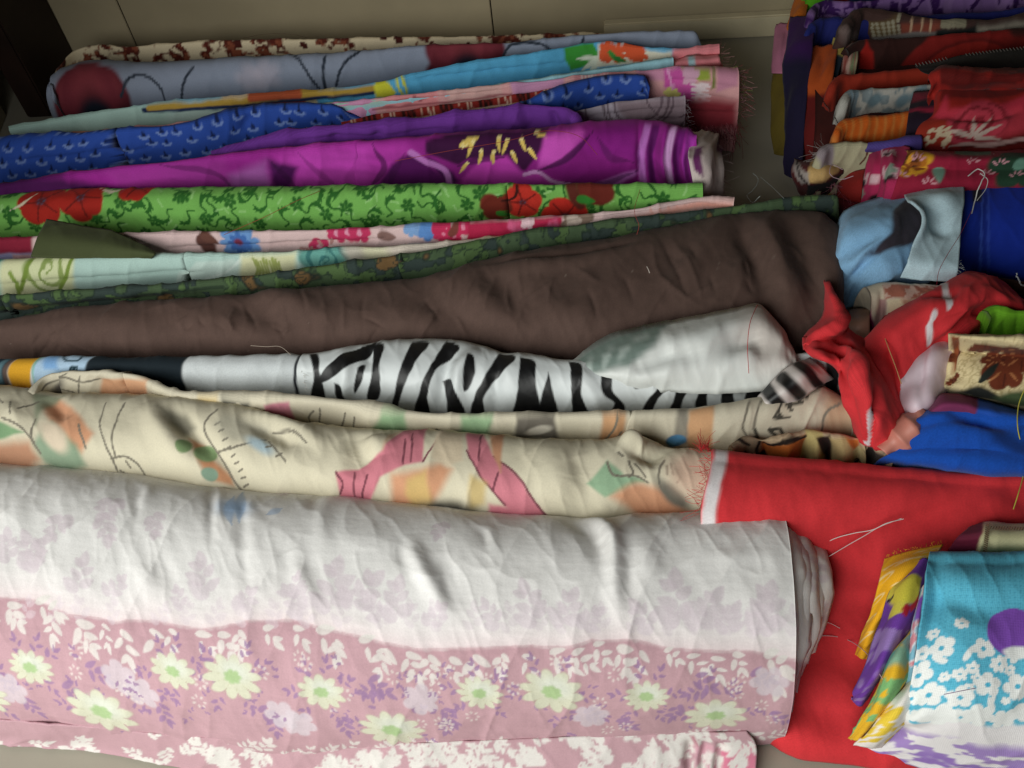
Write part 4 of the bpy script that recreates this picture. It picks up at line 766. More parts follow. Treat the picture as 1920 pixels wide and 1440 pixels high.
# folded layers showing at the right end
def endlayer(x0, x1, ytop, ybot, zt, k):
    rows = []
    for f, zz in ((0., .80), (.14, .97), (.32, 1.0), (.52, .93), (.70, .74), (.86, .50), (1., .26)):
        y = ytop + (ybot-ytop)*f; bow = 26*math.sin(math.pi*min(1, f*1.05)) - 10*f
        rows.append([(x0-30, y, zt*zz), ((x0+x1)/2+bow*.7, y+3, zt*zz*1.0), (x1+bow-14, y+5, zt*zz*.98), (x1+bow-9, y+8, zt*zz*.90)])
    q = loft(rows, 2.4); q.fill('#e6e0dc'); n_ = q.py
    q.mix(sstep(1225, 1240, q.py), pinkc)
    for i in range(9): q.sprig((q.U.max()*rng.random(), q.V.max()*rng.random()), .04, '#cbb6c0', -1.5+rng.normal()*.5, 4, .5, .4)
    q.crease(26, 6, .007, 60+k, .2); q.bumpy(9, .008, 70+k); q.build('fold_layer', MT['fine'], t, solid=.002)
for k, a in enumerate(((1440,1488,966,1335,.153),(1444,1498,972,1318,.148),(1448,1508,978,1290,.141),(1452,1517,984,1268,.135),(1456,1527,990,1250,.127),(1460,1538,996,1230,.119))): endlayer(*a, k)
s = loft([[(1515,1100,.10),(1540,1098,.10),(1552,1108,.095)], [(1515,1130,.09),(1540,1132,.09),(1548,1136,.085)], [(1515,1158,.075),(1530,1160,.07),(1538,1160,.065)]], 2.0)
s.fill('#a890a0'); s.build('inner_tip', MT['fine'], t, solid=.002)
# the under fold that shows below the outer layer
s = loft([[(-80,1340,.06),(400,1380,.06),(800,1390,.055),(1200,1375,.05),(1400,1370,.05)], [(-80,1366,.036),(160,1380,.036),(400,1412,.036),(800,1436,.028),(1200,1418,.03),(1418,1400,.03)], [(-80,1380,.014),(160,1398,.012),(400,1438,.012),(800,1470,.014),(1200,1458,.016),(1416,1440,.016)], [(-80,1388,.006),(160,1408,.005),(400,1446,.005),(800,1500,.005),(1200,1480,.006),(1412,1468,.006)]], 2.6)
s.fill(pinkc)
for k in range(130):
    x = -60+rng.random()*1460; y = 1380+rng.random()*80; s.sprig(s.at(x, y), .034, wt, rng.random()*6, 5, .95, .36)
s.poly([(1292,1380),(1300,1380),(1302,1470),(1294,1470)], '#b8808c', .002); s.poly([(1350,1398),(1420,1396),(1416,1450),(1352,1450)], '#cf7a92', .002); s.poly([(1300,1400),(1345,1398),(1345,1460),(1300,1460)], '#c99aa6', .002)
for k in range(6): s.sprig(s.at(1360+rng.random()*50, 1400+rng.random()*30), .034, wt, rng.random()*6, 5, .95, .36)
for x in (1296,1322,1350): s.ridge([(x,1385),(x-2,1420),(x-4,1460)], .006, -.012)
s.bumpy(6, .006, 3); s.build('under_fold', MT['fine'], t, solid=.003)
# ------------------------------------------------------------------ red cloth lying flat on the right
t = thing('flat_cloth', 'smooth bright red cloth with a white border stripe spread on the floor', 'cloth', 1600, 1300)
s = loft([[(1344,862,.125),(1500,874,.115),(1650,890,.10),(2010,906,.09)],
          [(1336,850,.155),(1420,857,.150),(1500,866,.143),(1650,882,.133),(2010,900,.123)],
          [(1332,874,.167),(1420,882,.161),(1520,892,.152),(1700,908,.140),(2010,920,.130)],
          [(1312,960,.16),(1420,968,.150),(1540,976,.138),(1720,990,.122),(2010,1000,.112)],
          [(1330,1050,.10),(1450,1060,.09),(1580,1070,.085),(1740,1080,.08),(2010,1090,.075)],
          [(1360,1180,.05),(1470,1180,.048),(1600,1190,.046),(1760,1200,.045),(2010,1210,.045)],
          [(1400,1310,.025),(1480,1320,.03),(1600,1330,.03),(1760,1330,.028),(2010,1330,.028)],
          [(1425,1372,.008),(1500,1408,.010),(1600,1424,.010),(1760,1434,.008),(2010,1440,.008)],
          [(1428,1378,.003),(1500,1414,.003),(1600,1430,.003),(1760,1440,.003),(2010,1446,.003)]], 3.4)
s.fill('#d4343a'); s.var(3, .04, 4)
s.line([(1354,838),(1346,880),(1336,920),(1326,975),(1322,1000)], .0085, '#e9e2e4')
for pl, w, a in (([(1880,900),(1840,925),(1700,985),(1600,1030)], .016, -.010), ([(1860,905),(1900,930),(1950,960)], .014, -.006), ([(1560,1110),(1640,1105),(1700,1098)], .010, .004), ([(1530,1240),(1570,1300),(1640,1340)], .04, .007), ([(1500,1280),(1540,1340),(1600,1380)], .03, -.006), ([(1560,1180),(1620,1210),(1660,1260)], .03, .008), ([(1400,905),(1600,925),(1800,930)], .03, .004)): s.ridge(pl, w, a)
s.bumpy(2.5, .012, 5); s.crease(5, 3.5, .007, 8, .5, 3.0); s.C *= (1 + .10*(fbm(s.U*260, s.V*26, 9, 2)-.5))[..., None]; s.var(60, .06, 4)
s.soft = .6; s.build('cloth_body', MT['cotton'], t, solid=.003)
fringe('fringe', t, [(1336,852,.160),(1328,890,.17),(1318,930,.17),(1310,960,.165)], (-1, -.15), 26, 60, '#d8303a', r=.00026, seed=12, spread=.6, drop=.004)
fringe('fringe', t, [(1330,850,.16),(1322,840,.163),(1312,850,.165)], (-.6, -1), 24, 44, '#d8303a', r=.00026, seed=13, spread=.6)
# ------------------------------------------------------------------ crumpled red cloth with white stripes
t = thing('crumpled_cloth', 'crumpled red cloth with white stripes twisted between the brown and blue cloths', 'cloth', 1700, 760)
s = loft([[(1628,660,.10),(1648,604,.12),(1714,570,.13),(1768,548,.13),(1806,524,.12),(1866,538,.12),(1930,590,.12)],
          [(1620,634,.155),(1660,592,.175),(1720,560,.185),(1770,539,.19),(1806,515,.185),(1870,531,.185),(1930,584,.175)],
          [(1632,664,.175),(1672,615,.205),(1730,578,.218),(1782,558,.222),(1826,538,.215),(1880,553,.21),(1940,598,.19)],
          [(1650,720,.165),(1690,655,.195),(1742,606,.212),(1796,590,.215),(1846,578,.205),(1892,590,.20),(1945,620,.18)],
          [(1672,780,.15),(1702,700,.175),(1744,640,.192),(1796,626,.192),(1846,618,.185),(1892,622,.18),(1945,645,.165)],
          [(1690,838,.115),(1716,740,.14),(1754,668,.15),(1800,650,.15),(1846,640,.14),(1892,645,.14),(1945,665,.13)]], 2.4)
s.fill('#d4343a'); s.var(6, .05, 5)
s.line([(1772,530),(1773,552),(1780,573)], .0052, '#e6dde0', smooth=False); s.line([(1746,592),(1738,612),(1737,640)], .0052, '#e6dde0', smooth=False)
for pl, w, a in (([(1740,640),(1790,610),(1860,585),(1900,585)], .009, -.016), ([(1745,620),(1800,590),(1870,565)], .012, .012), ([(1760,640),(1810,612),(1850,600)], .006, .010), ([(1620,640),(1650,690),(1680,760)], .012, .018), ([(1650,640),(1680,700),(1692,760)], .010, -.016), ([(1722,565),(1770,555),(1800,560)], .008, -.008), ([(1780,625),(1810,605),(1830,598)], .005, -.008)): s.ridge(pl, w, a)
s.bumpy(6, .012, 6); s.soft = 1.5; s.build('main_fold', MT['cotton'], t, solid=.002)
s = loft([[(1549,526,.15),(1546,556,.15),(1540,590,.15),(1504,640,.155),(1506,656,.155)],
          [(1552,532,.165),(1568,570,.19),(1578,600,.195),(1548,628,.185),(1518,648,.18)],
          [(1556,540,.15),(1584,596,.16),(1590,612,.155),(1566,640,.16),(1540,660,.165)]], 2.0)
s.fill('#d4343a'); s.ridge([(1556,545),(1580,600),(1510,642)], .006, .010); s.bumpy(8, .006, 7); s.build('pointed_fold', MT['cotton'], t, solid=.002)
s = loft([[(1506,638,.16),(1530,628,.165),(1560,616,.155),(1590,622,.14),(1630,646,.12)],
          [(1506,650,.175),(1530,646,.185),(1560,636,.17),(1590,634,.165),(1632,650,.15)],
          [(1520,668,.18),(1545,670,.20),(1572,668,.185),(1598,652,.215),(1640,668,.165)],
          [(1550,680,.16),(1565,684,.18),(1582,690,.185),(1606,690,.225),(1662,700,.16)],
          [(1574,700,.15),(1582,712,.17),(1598,730,.19),(1620,740,.215),(1684,745,.155)],
          [(1594,760,.14),(1602,768,.16),(1616,785,.175),(1640,795,.185),(1700,792,.145)],
          [(1604,812,.125),(1616,824,.135),(1640,838,.135),(1670,842,.135),(1714,832,.12)]], 2.0)
s.fill('#d4343a'); s.line([(1634,772),(1632,800),(1628,828)], .005, '#ddd4d8', smooth=False)
for pl, w, a in (([(1560,625),(1600,645),(1640,720)], .008, -.014), ([(1600,655),(1612,700),(1615,750)], .012, .014), ([(1575,690),(1600,740),(1610,800)], .008, .010), ([(1640,720),(1640,770),(1636,830)], .008, -.016), ([(1520,650),(1560,660),(1590,650)], .007, -.012)): s.ridge(pl, w, a)
s.bumpy(8, .008, 9); s.soft = 1.5; s.build('hanging_fold', MT['cotton'], t, solid=.002)
# ------------------------------------------------------------------ pale blue fleece and royal blue bolt
t = thing('fleece_cloth', 'pale blue fleece cloth folded over a dark grey layer beside the brown drape', 'cloth', 1660, 500)
s = loft([[(1566,470,.10),(1585,400,.12),(1630,380,.12),(1716,352,.12)], [(1562,485,.13),(1590,420,.165),(1640,402,.17),(1722,372,.155)], [(1560,520,.12),(1600,470,.165),(1650,460,.17),(1735,428,.155)], [(1558,560,.10),(1600,520,.14),(1650,510,.15),(1740,492,.145)], [(1562,600,.05),(1605,570,.09),(1650,550,.10),(1742,528,.10)]], 2.5)
s.fill('#8fbfe6'); s.poly([(1640,470),(1662,440),(1682,392),(1700,372),(1745,360),(1745,440),(1700,462),(1650,478),(1622,482)], '#3f3a44', .004); s.poly([(1660,500),(1720,480),(1720,545),(1600,580),(1560,600)], '#86b2d6', .006)
for pl, w, a in (([(1565,492),(1610,490),(1660,440),(1690,400)], .010, .012), ([(1560,505),(1615,500),(1665,460)], .008, -.012), ([(1600,540),(1640,520),(1700,500)], .012, .012), ([(1590,570),(1610,530)], .01, -.01)): s.ridge(pl, w, a)
s.bumpy(7, .014, 8); s.var(12, .10, 3); s.build('lower_fold', MT['fleece'], t, solid=.003)
s = loft([[(1694,362,.14),(1730,348,.15),(1770,340,.155),(1806,337,.155)], [(1700,378,.175),(1735,366,.18),(1772,356,.18),(1808,352,.175)], [(1716,410,.185),(1745,405,.18),(1775,402,.18),(1804,400,.18)], [(1712,450,.18),(1742,452,.175),(1770,455,.175),(1800,458,.178)], [(1700,495,.17),(1735,500,.17),(1765,505,.17),(1796,508,.17)], [(1688,520,.145),(1725,525,.15),(1760,528,.15),(1791,530,.15)]], 2.3)
s.fill('#bcd6e0'); s.ridge([(1725,370),(1760,430),(1795,440)], .014, -.014); s.ridge([(1705,380),(1720,430),(1712,470)], .010, .014); s.ridge([(1760,360),(1790,420)], .018, .008); s.bumpy(8, .010, 4); s.var(14, .08, 6)
s.build('turned_flap', MT['fleece'], t, solid=.004)
fringe('frayed_edge', t, [(1796,490,.17),(1793,512,.165),(1792,528,.15)], (1, -.2), 10, 22, '#d8e2e6', seed=22)
s = bolt([(1796,346),(1830,337),(2010,333)], [(1782,540),(1850,552),(2010,560)], .165, 2.6, res=3, cap=(.01,0), zf=.4, rnd=8)
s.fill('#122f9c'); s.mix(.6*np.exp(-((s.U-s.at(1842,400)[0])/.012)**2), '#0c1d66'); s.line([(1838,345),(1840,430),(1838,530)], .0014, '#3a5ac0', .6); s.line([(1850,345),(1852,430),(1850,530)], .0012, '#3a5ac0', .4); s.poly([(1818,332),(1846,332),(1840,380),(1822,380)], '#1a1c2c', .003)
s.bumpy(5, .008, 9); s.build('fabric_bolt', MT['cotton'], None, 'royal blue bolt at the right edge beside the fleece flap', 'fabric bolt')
# ------------------------------------------------------------------ checked packet, lime roll, cream packet, voile, plum and blue cloths
t = thing('folded_packet', 'small cream and rust checked cloth packet behind the crumpled red cloth', 'cloth packet', 1690, 630)
s = bolt([(1622,540),(1640,534),(1700,533),(1770,536),(1830,538)], [(1618,650),(1650,660),(1720,660),(1830,640)], .15, 2.8, res=2.3, cap=(.008,.008), zf=.35)
s.fill('#d8cdb6'); s.poly([(1655,536),(1835,534),(1835,562),(1660,562)], '#ab6a58', .002); n = fbm(s.U*130, s.V*130, 5, 2); s.mix(.7*sstep(.5,.6,n)*(s.px > 1655)*(s.py < 562), '#dcc3b4')
s.poly([(1662,564),(1760,560),(1760,584),(1665,592)], '#dccfae', .002); s.poly([(1668,592),(1760,584),(1760,660),(1650,650)], '#b5705e', .002); s.mix(.6*sstep(.5,.6,n)*(s.py > 595), '#dcc3b4'); s.poly([(1690,562),(1740,560),(1735,580),(1700,586)], '#b98672', .004)
s.poly([(1640,600),(1650,562),(1662,562),(1652,640),(1640,640)], '#b89490', .002); s.poly([(1615,572),(1632,580),(1640,612),(1634,640),(1615,650)], '#a91c72', .002)
s.ridge([(1650,540),(1650,600),(1640,650)], .006, -.012); s.bumpy(10, .006, 4); s.build('packet_body', MT['cotton'], t)
s = loft([[(1592,580,.10),(1612,578,.11),(1630,580,.11)], [(1590,600,.115),(1610,600,.12),(1630,600,.12)], [(1596,640,.09),(1612,648,.09),(1632,650,.09)]], 2.5); s.fill('#b08a76'); s.bumpy(15, .008, 4); s.build('packet_corner', MT['satin'], t, solid=.002)
s = bolt([(1790,520),(1860,524),(2010,540)], [(1790,575),(1880,585),(2010,592)], .135, 2.3, res=3, cap=(.008,0)); s.fill('#4a3026'); s.bumpy(8, .006, 3)
s.build('fabric_roll', MT['cotton'], None, 'dark brown roll end between royal blue bolt and crumpled red cloth', 'fabric roll')
s = bolt([(1848,590),(1856,584),(1900,586),(2010,590)], [(1846,634),(1880,642),(1920,648),(2010,654)], .225, 2.3, res=2.5, cap=(.012,0), zf=.45); s.fill('#76b82a'); s.bumpy(10, .006, 5); s.crease(20, 5, .004, 5); s.ridge([(1880,586),(1882,640)], .004, -.004); s.ridge([(1906,586),(1904,645)], .003, -.004)
s.build('fabric_roll', MT['cotton'], None, 'small lime green roll at the right edge on the crumpled red cloth', 'fabric roll')
t = thing('folded_packet', 'cream cloth packet with rust brown flowers below the lime roll', 'cloth packet', 1860, 730)
s = loft([[(1788,640,.12),(1810,634,.13),(1900,632,.14),(2010,640,.14)], [(1784,632,.17),(1815,629,.185),(1900,630,.195),(2010,640,.195)], [(1780,660,.19),(1815,662,.205),(1900,668,.21),(2010,675,.21)], [(1774,700,.18),(1810,708,.198),(1900,722,.20),(2010,730,.20)], [(1766,728,.165),(1800,736,.175),(1900,758,.175),(2010,775,.175)], [(1765,740,.12),(1800,752,.12),(1900,780,.12),(2010,800,.12)]], 2.2)
s.fill('#dccb9e')
for k in range(30):
    x = 1785+rng.random()*150; y = 635+rng.random()*110; u, v = s.at(x, y); R = .014
    X = s.U-u; Y = s.V-v; r = np.hypot(X, Y); th = np.arctan2(Y, X); e = R*(.6+.4*np.abs(np.cos(2.5*th+k))); s.mix(.6*(1-sstep(.0006,.0016,np.abs(r-e))), '#a8966a')
for x, y, R, q in ((1848,650,.024,.3),(1882,652,.028,1),(1884,690,.030,.2),(1915,668,.030,2),(1792,665,.011,.5),(1788,712,.009,1),(1868,676,.02,1)):
    s.flower(s.at(x, y), R, '#6b2f1a', 6, .3, q, 1, .05); u, v = s.at(x, y)
    for a in np.linspace(0, 6.28, 9): s.leaf((u+R*.25*math.cos(a), v+R*.25*math.sin(a)), R*.6, R*.08, '#b5754a' if rng.random() < .4 else '#45190f', a, .8)
s.poly([(1784,630),(1798,632),(1790,690),(1782,700)], '#8a4a2a', .002); s.leaf(s.at(1835,720), .035, .008, '#1e2420', -.9); s.ell(s.at(1840,738), .03, .010, '#1c1e1c', .5, .3); s.ell(s.at(1912,752), .03, .016, '#3e4e30', 0, .3)
s.bumpy(7, .008, 5); s.ridge([(1796,632),(1788,690),(1778,735)], .005, -.008); s.build('packet_body', MT['cotton'], t, solid=.003)
s = loft([[(1768,640,.14),(1785,634,.16),(1796,632,.165)], [(1764,685,.15),(1778,680,.165),(1788,680,.17)], [(1756,732,.12),(1768,735,.14),(1778,738,.14)]], 2.2); s.fill('#7a4428'); s.poly([(1775,640),(1788,634),(1780,680)], '#2a1a16', .003); s.bumpy(12, .006, 3); s.build('packet_end', MT['cotton'], t, solid=.003)
s = loft([[(1705,650,.13),(1725,638,.16),(1750,632,.165),(1782,630,.16)], [(1694,690,.165),(1718,672,.182),(1748,655,.196),(1786,650,.185)], [(1690,735,.16),(1712,722,.175),(1744,705,.188),(1780,690,.175)], [(1700,778,.14),(1716,772,.165),(1740,760,.17),(1766,740,.15)], [(1715,800,.11),(1728,796,.125),(1742,786,.125),(1752,772,.12)]], 2.2)
s.fill('#d6c2cc'); s.var(18, .08, 5); s.ridge([(1742,645),(1730,700),(1730,770)], .006, -.005); s.crease(16, 5, .004, 5, .3); s.bumpy(12, .008, 6)
s.build('cloth_scrap', MT['satin'], None, 'pale mauve soft cloth bunched against the cream packet', 'cloth', solid=.002)
t = thing('folded_cloth', 'royal blue cloth with a plum fold lying behind the flat red cloth', 'cloth', 1820, 870)
s = loft([[(1700,790,.10),(1740,770,.12),(1830,762,.13),(2010,800,.12)], [(1716,784,.155),(1745,768,.17),(1830,762,.175),(2010,798,.17)], [(1706,812,.165),(1760,796,.185),(1840,794,.19),(2010,825,.185)], [(1684,842,.15),(1760,836,.165),(1840,840,.17),(2010,865,.165)], [(1640,868,.11),(1740,878,.125),(1840,890,.13),(2010,905,.125)], [(1632,884,.06),(1740,898,.06),(1840,908,.06),(2010,925,.06)]], 2.6)
s.fill('#1d4fae'); s.poly([(1850,798),(1890,812),(1930,828),(1960,862),(1900,850),(1860,825)], '#16306a', .008); s.bumpy(5, .010, 8); s.ridge([(1740,775),(1830,790),(1920,815)], .008, -.010); s.ridge([(1700,850),(1800,860),(1920,885)], .03, .006); s.var(10, .08, 5)
s.build('blue_body', MT['fleece'], t, solid=.003)
s = loft([[(1742,762,.15),(1758,740,.18),(1800,738,.185),(1836,748,.185),(1930,775,.18),(2010,790,.17)], [(1732,778,.17),(1762,758,.20),(1800,756,.205),(1836,766,.20),(1930,790,.195),(2010,805,.19)], [(1722,788,.165),(1760,778,.185),(1800,778,.188),(1836,784,.186),(1930,808,.18),(2010,820,.175)]], 2.3)
s.fill('#7a3058'); s.poly([(1832,735),(2015,770),(2015,840),(1830,800)], '#1d4fae', .002); s.bumpy(9, .005, 4); s.build('plum_fold', MT['cotton'], t, solid=.003)
s = loft([[(1728,770,.15),(1690,790,.16),(1662,810,.15),(1648,838,.13)], [(1736,778,.17),(1706,806,.172),(1678,826,.160),(1656,846,.15)], [(1722,790,.15),(1710,826,.155),(1690,845,.145),(1668,852,.13)]], 2.0)
s.fill('#c98272'); s.var(20, .2, 5); s.crease(25, 8, .008, 3); s.bumpy(14, .006, 9); s.build('cloth_scrap', MT['satin'], None, 'small salmon pink silky tail under the plum fold', 'cloth', solid=.002)
s = bolt([(1790,742),(1830,738),(1890,752),(2010,780)], [(1790,768),(1850,775),(1900,790),(2010,812)], .165, 2.2, res=2.6, cap=(.008,0)); s.fill('#b08a84'); s.poly([(1838,740),(1850,736),(1862,752),(1840,758)], '#1c1c1c', .002); s.var(10, .12, 5); s.bumpy(12, .006, 4)
s.build('cloth_scrap', MT['cotton'], None, 'dusty pink cloth strip wedged under the cream packet', 'cloth')
# ------------------------------------------------------------------ heap at the upper right
G_ST = 'folded cloths heaped at the upper right'
def cl(name, s, mat, label, cat='cloth', solid=0):
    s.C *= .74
    if name == 'hanging_cloth': s.crease(30, 6, .007, 5, .2)
    else: s.crease(14, 9, .005, 8, .3)
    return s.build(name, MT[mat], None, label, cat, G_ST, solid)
# lime, orange and dark cloths at the very back
s = bolt([(1508,-8),(1560,-14),(1640,-30)], [(1508,40),(1560,32),(1640,20)], .16, 2.3, cap=(.01,.01)); s.fill('#5fb81f'); s.bumpy(9, .008, 3); cl('cloth_scrap', s, 'cotton', 'bright green cloth peeking out behind the purple print')
s = bolt([(1560,-10),(1700,-30),(2010,-70)], [(1560,24),(1700,10),(2010,-20)], .17, 2.3, cap=(.01,0)); s.fill('#1c4668'); s.var(15, .5, 4); s.poly([(1560,-5),(1590,-10),(1590,30),(1560,30)], '#8a2a22', .004); cl('fabric_bolt', s, 'cotton', 'teal and red cloth edge at the top behind the purple print')
# purple paisley
s = bolt([(1516,34),(1530,12),(1600,6),(1700,-4),(2010,-36)], [(1512,62),(1540,56),(1600,50),(1700,44),(2010,24)], .175, 2.3, res=2.3, cap=(.012,0), rnd=10)
s.fill('#8e6aa8'); n = fbm(s.U*120, s.V*120, 3, 2); w = fbm(s.U*26, s.V*26, 6, 2); s.mix(sstep(.36,.46,n)*sstep(.34,.40,w)*(1-sstep(.66,.70,w)), '#3f1760')
for k in range(12): u = rng.random()*s.U.max(); s.line([(u, 0), (u+.02+.03*rng.random(), s.V.max()*.6), (u+.09, s.V.max())], .003, '#9c78b4', .8, uv=True)
u, v = s.at(1830, 5); r = np.hypot(s.U-u, (s.V-v)*1.5); s.mix(1-sstep(.006,.010,np.abs(r-.055)), '#9c78b4'); s.bumpy(6, .006, 3)
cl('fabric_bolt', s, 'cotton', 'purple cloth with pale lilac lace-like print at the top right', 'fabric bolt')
# navy
s = bolt([(1510,62),(1530,44),(1600,40),(1720,36),(2010,10)], [(1505,118),(1545,108),(1600,96),(1720,80),(2010,56)], .165, 2.3, res=2.6, cap=(.012,0), rnd=10); s.fill('#232a78'); s.var(6, .2, 4); s.bumpy(7, .010, 5)
cl('fabric_bolt', s, 'cotton', 'dark navy blue cloth under the purple print', 'fabric bolt')
# brown lattice scarf with grey edge
s = bolt([(1578,66),(1592,40),(1612,24),(1660,30),(1720,38),(1850,42),(1920,30),(2010,20)], [(1576,92),(1600,96),(1660,92),(1750,82),(1850,76),(2010,66)], .178, 2.2, res=2.2, cap=(.01,0), rnd=10)
s.fill('#4c3430'); s.var(12, .3, 3); s.poly([(1630,36),(1680,34),(1686,62),(1640,66)], '#6a5636', .003)
for a in range(6):
    for b in range(4): s.ell(s.at(1640+a*9+b*1, 42+b*7-a*1.0), .0035, .003, '#a39c86', .3, .3)
s.poly([(1690,42),(1762,38),(1762,56),(1690,62)], '#8a4434', .004)
for x in (1710,1728,1745): s.line([(x,40),(x-2,58)], .002, '#c9a88a')
for a in range(5):
    for b in range(2): s.ell(s.at(1768+a*9, 40+b*7), .005, .004, '#98917a', .3, .3)
s.poly([(1640,66),(1710,58),(1756,58),(1755,68),(1645,76)], '#8d8684', .003); s.poly([(1756,52),(1832,46),(1832,64),(1756,68)], '#1a2020', .004); s.poly([(1830,48),(1890,40),(1960,34),(1960,64),(1830,62)], '#a39a8c', .005)
s.poly([(1576,60),(1600,60),(1605,92),(1576,92)], '#8a7672', .006); s.crease(12, 5, .008, 4, .4); s.bumpy(9, .010, 4)
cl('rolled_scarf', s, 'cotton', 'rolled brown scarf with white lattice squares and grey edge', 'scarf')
# dark red with large round motifs
s = bolt([(1586,96),(1604,84),(1650,78),(1750,70),(1850,64),(2010,54)], [(1590,158),(1640,156),(1760,148),(1860,142),(2010,136)], .168, 2.4, res=2.4, cap=(.012,0), zf=.4)
s.fill('#3c1c18'); s.poly([(1608,100),(1624,80),(1636,95),(1636,150),(1606,150)], '#b02018', .003); u, v = s.at(1800, 130); r = np.hypot((s.U-u)/.115, (s.V-v)/.085); s.mix(1-sstep(.95,1.03,r), '#94201c'); u, v = s.at(1815, 128); r = np.hypot((s.U-u)/.085, (s.V-v)/.058); s.mix(.5*(1-sstep(.0,.12,np.abs(r-1))), '#4a1210'); s.mix(1-sstep(.9,1,r), '#a8281f')
s.poly([(1880,70),(2010,60),(2010,120),(1885,110)], '#8a201a', .006); s.bumpy(6, .008, 8); cl('fabric_bolt', s, 'cotton', 'dark brown cloth with big red round motifs', 'fabric bolt')
s = loft([[(1586,84,.13),(1596,78,.14),(1606,82,.14)], [(1580,110,.145),(1594,106,.155),(1608,108,.155)], [(1578,142,.12),(1590,142,.13),(1602,142,.13)]], 2.0); s.fill('#a8655a')
for k in range(5): s.line([(1584+k*6,82),(1586+k*5,110),(1580+k*5,142)], .0022, ('#c99a90','#8a3a34','#c9a89a','#7e8a66','#a9b08a')[k])
cl('cloth_scrap', s, 'cotton', 'striped pink and green selvedge on the left end of the dark red cloth', 'cloth', .003)
# black strip with grey zip teeth
t = thing('black_strip', 'black cloth strip with a grey toothed zip edge on the dark red cloth', 'strip', 1850, 140, G_ST)
s = loft([[(1716,124,.172),(1800,106,.178),(1900,93,.178),(2010,82,.178)], [(1720,128,.178),(1800,116,.19),(1900,108,.19),(2010,100,.19)], [(1735,134,.172),(1810,132,.182),(1900,132,.182),(2010,132,.18)], [(1770,142,.15),(1820,146,.15),(1900,146,.15),(2010,146,.15)]], 2.5); s.fill('#1a1414'); s.bumpy(8, .004, 4); s.build('strip_body', MT['cotton'], t, solid=.002)
def teeth():
    VV, QQ = [], []; b = 0
    e = crom(np.array([(1718,123,.180),(1800,106,.185),(1900,93,.185),(2000,83,.185)], float), 90)
    P = unproj(e[:, 0], e[:, 1], e[:, 2])
    for k in range(0, 90):
        if 18 < k < 30 or k % 2: continue
        V, Q = tube_pts(np.array([P[k]+[0,-.004,.001], P[k]+[0,.004,.001]]), .0009, 4); VV.append(V); QQ.append(Q+b); b += len(V)
    return mk_mesh('zip_teeth', np.vstack(VV), np.vstack(QQ), np.tile(lin('#77706c'), (b, 1)))
tag(link('zip_teeth', teeth(), MT['thread'], t), kind='stuff')
# red strip, pale print, orange, red rose
s = bolt([(1556,166),(1572,148),(1610,142),(1680,135),(1750,128),(1830,130)], [(1560,196),(1600,192),(1700,184),(1830,176)], .165, 2.4, cap=(.01,.01), rnd=8); s.fill('#a5301c'); s.bumpy(8, .006, 3); cl('fabric_bolt', s, 'cotton', 'plain brick red cloth above the pale blue print', 'fabric bolt')
s = bolt([(1580,196),(1590,178),(1608,173),(1680,166),(1750,160),(1800,158)], [(1578,244),(1600,244),(1700,230),(1800,222)], .165, 2.5, res=2.2, cap=(.012,.01), rnd=6)
s.fill('#c6c4bc'); n = fbm(s.U*60, s.V*60, 4, 3); s.mix(.8*sstep(.53,.60,n), '#7d9098')
for x, y in ((1690,190),(1720,178),(1640,186)): s.ell(s.at(x, y), .016, .011, '#77909a', -.9, .4)
for x in (1587,1594,1600): s.line([(x+6,176),(x,200),(x+1,232)], .003, '#7d919c')
s.bumpy(8, .006, 4); cl('fabric_bolt', s, 'cotton', 'folded white cloth with pale blue leaf print', 'fabric bolt')
s = bolt([(1566,252),(1576,236),(1600,229),(1660,221),(1730,212),(1780,210)], [(1562,284),(1600,288),(1680,284),(1780,276)], .165, 2.4, res=2.4, cap=(.01,.01), rnd=6); s.fill('#d9651a'); n = np.sin(s.U*420+3*fbm(s.U*30, s.V*30, 3))*.5+.5; s.mix(.45*n**3, '#e0a050'); s.bumpy(8, .006, 5); cl('fabric_bolt', s, 'cotton', 'orange cloth with fine paler streaks below the pale blue print', 'fabric bolt')
s = loft([[(1668,270,.15),(1700,262,.155),(1726,258,.155)], [(1622,276,.15),(1690,270,.16),(1726,266,.16)], [(1626,280,.14),(1690,280,.15),(1726,278,.15)]], 2.5); s.fill('#5a4a9a'); cl('cloth_scrap', s, 'cotton', 'thin violet cloth edge under the orange cloth', 'cloth', .002)
s = loft([[(1714,178,.16),(1740,172,.168),(1765,172,.168)], [(1706,205,.172),(1735,200,.178),(1765,198,.178)], [(1700,235,.168),(1730,232,.172),(1765,232,.172)], [(1694,262,.14),(1730,262,.14),(1765,262,.14)]], 2.3); s.fill('#241428'); s.poly([(1712,182),(1765,176),(1765,190),(1712,198)], '#a01c40', .003); s.poly([(1705,210),(1765,206),(1765,216),(1705,216)], '#b02448', .003); s.bumpy(10, .005, 4); cl('cloth_scrap', s, 'cotton', 'dark violet and crimson banded cloth beside the red rose print', 'cloth', .003)
s = loft([[(1742,156,.14),(1756,140,.15),(1800,134,.155),(1900,132,.155),(2010,130,.155)], [(1744,150,.175),(1758,136,.185),(1800,134,.19),(1900,133,.19),(2010,131,.19)], [(1740,185,.185),(1760,175,.195),(1820,172,.20),(1910,170,.20),(2010,168,.20)], [(1742,222,.175),(1770,220,.185),(1830,218,.19),(1910,212,.19),(2010,206,.19)], [(1718,248,.165),(1770,252,.17),(1830,252,.172),(1910,248,.172),(2010,242,.172)], [(1712,280,.14),(1770,284,.14),(1830,284,.14),(1910,282,.14),(2010,278,.14)]], 2.3)
s.fill('#8a1c18')
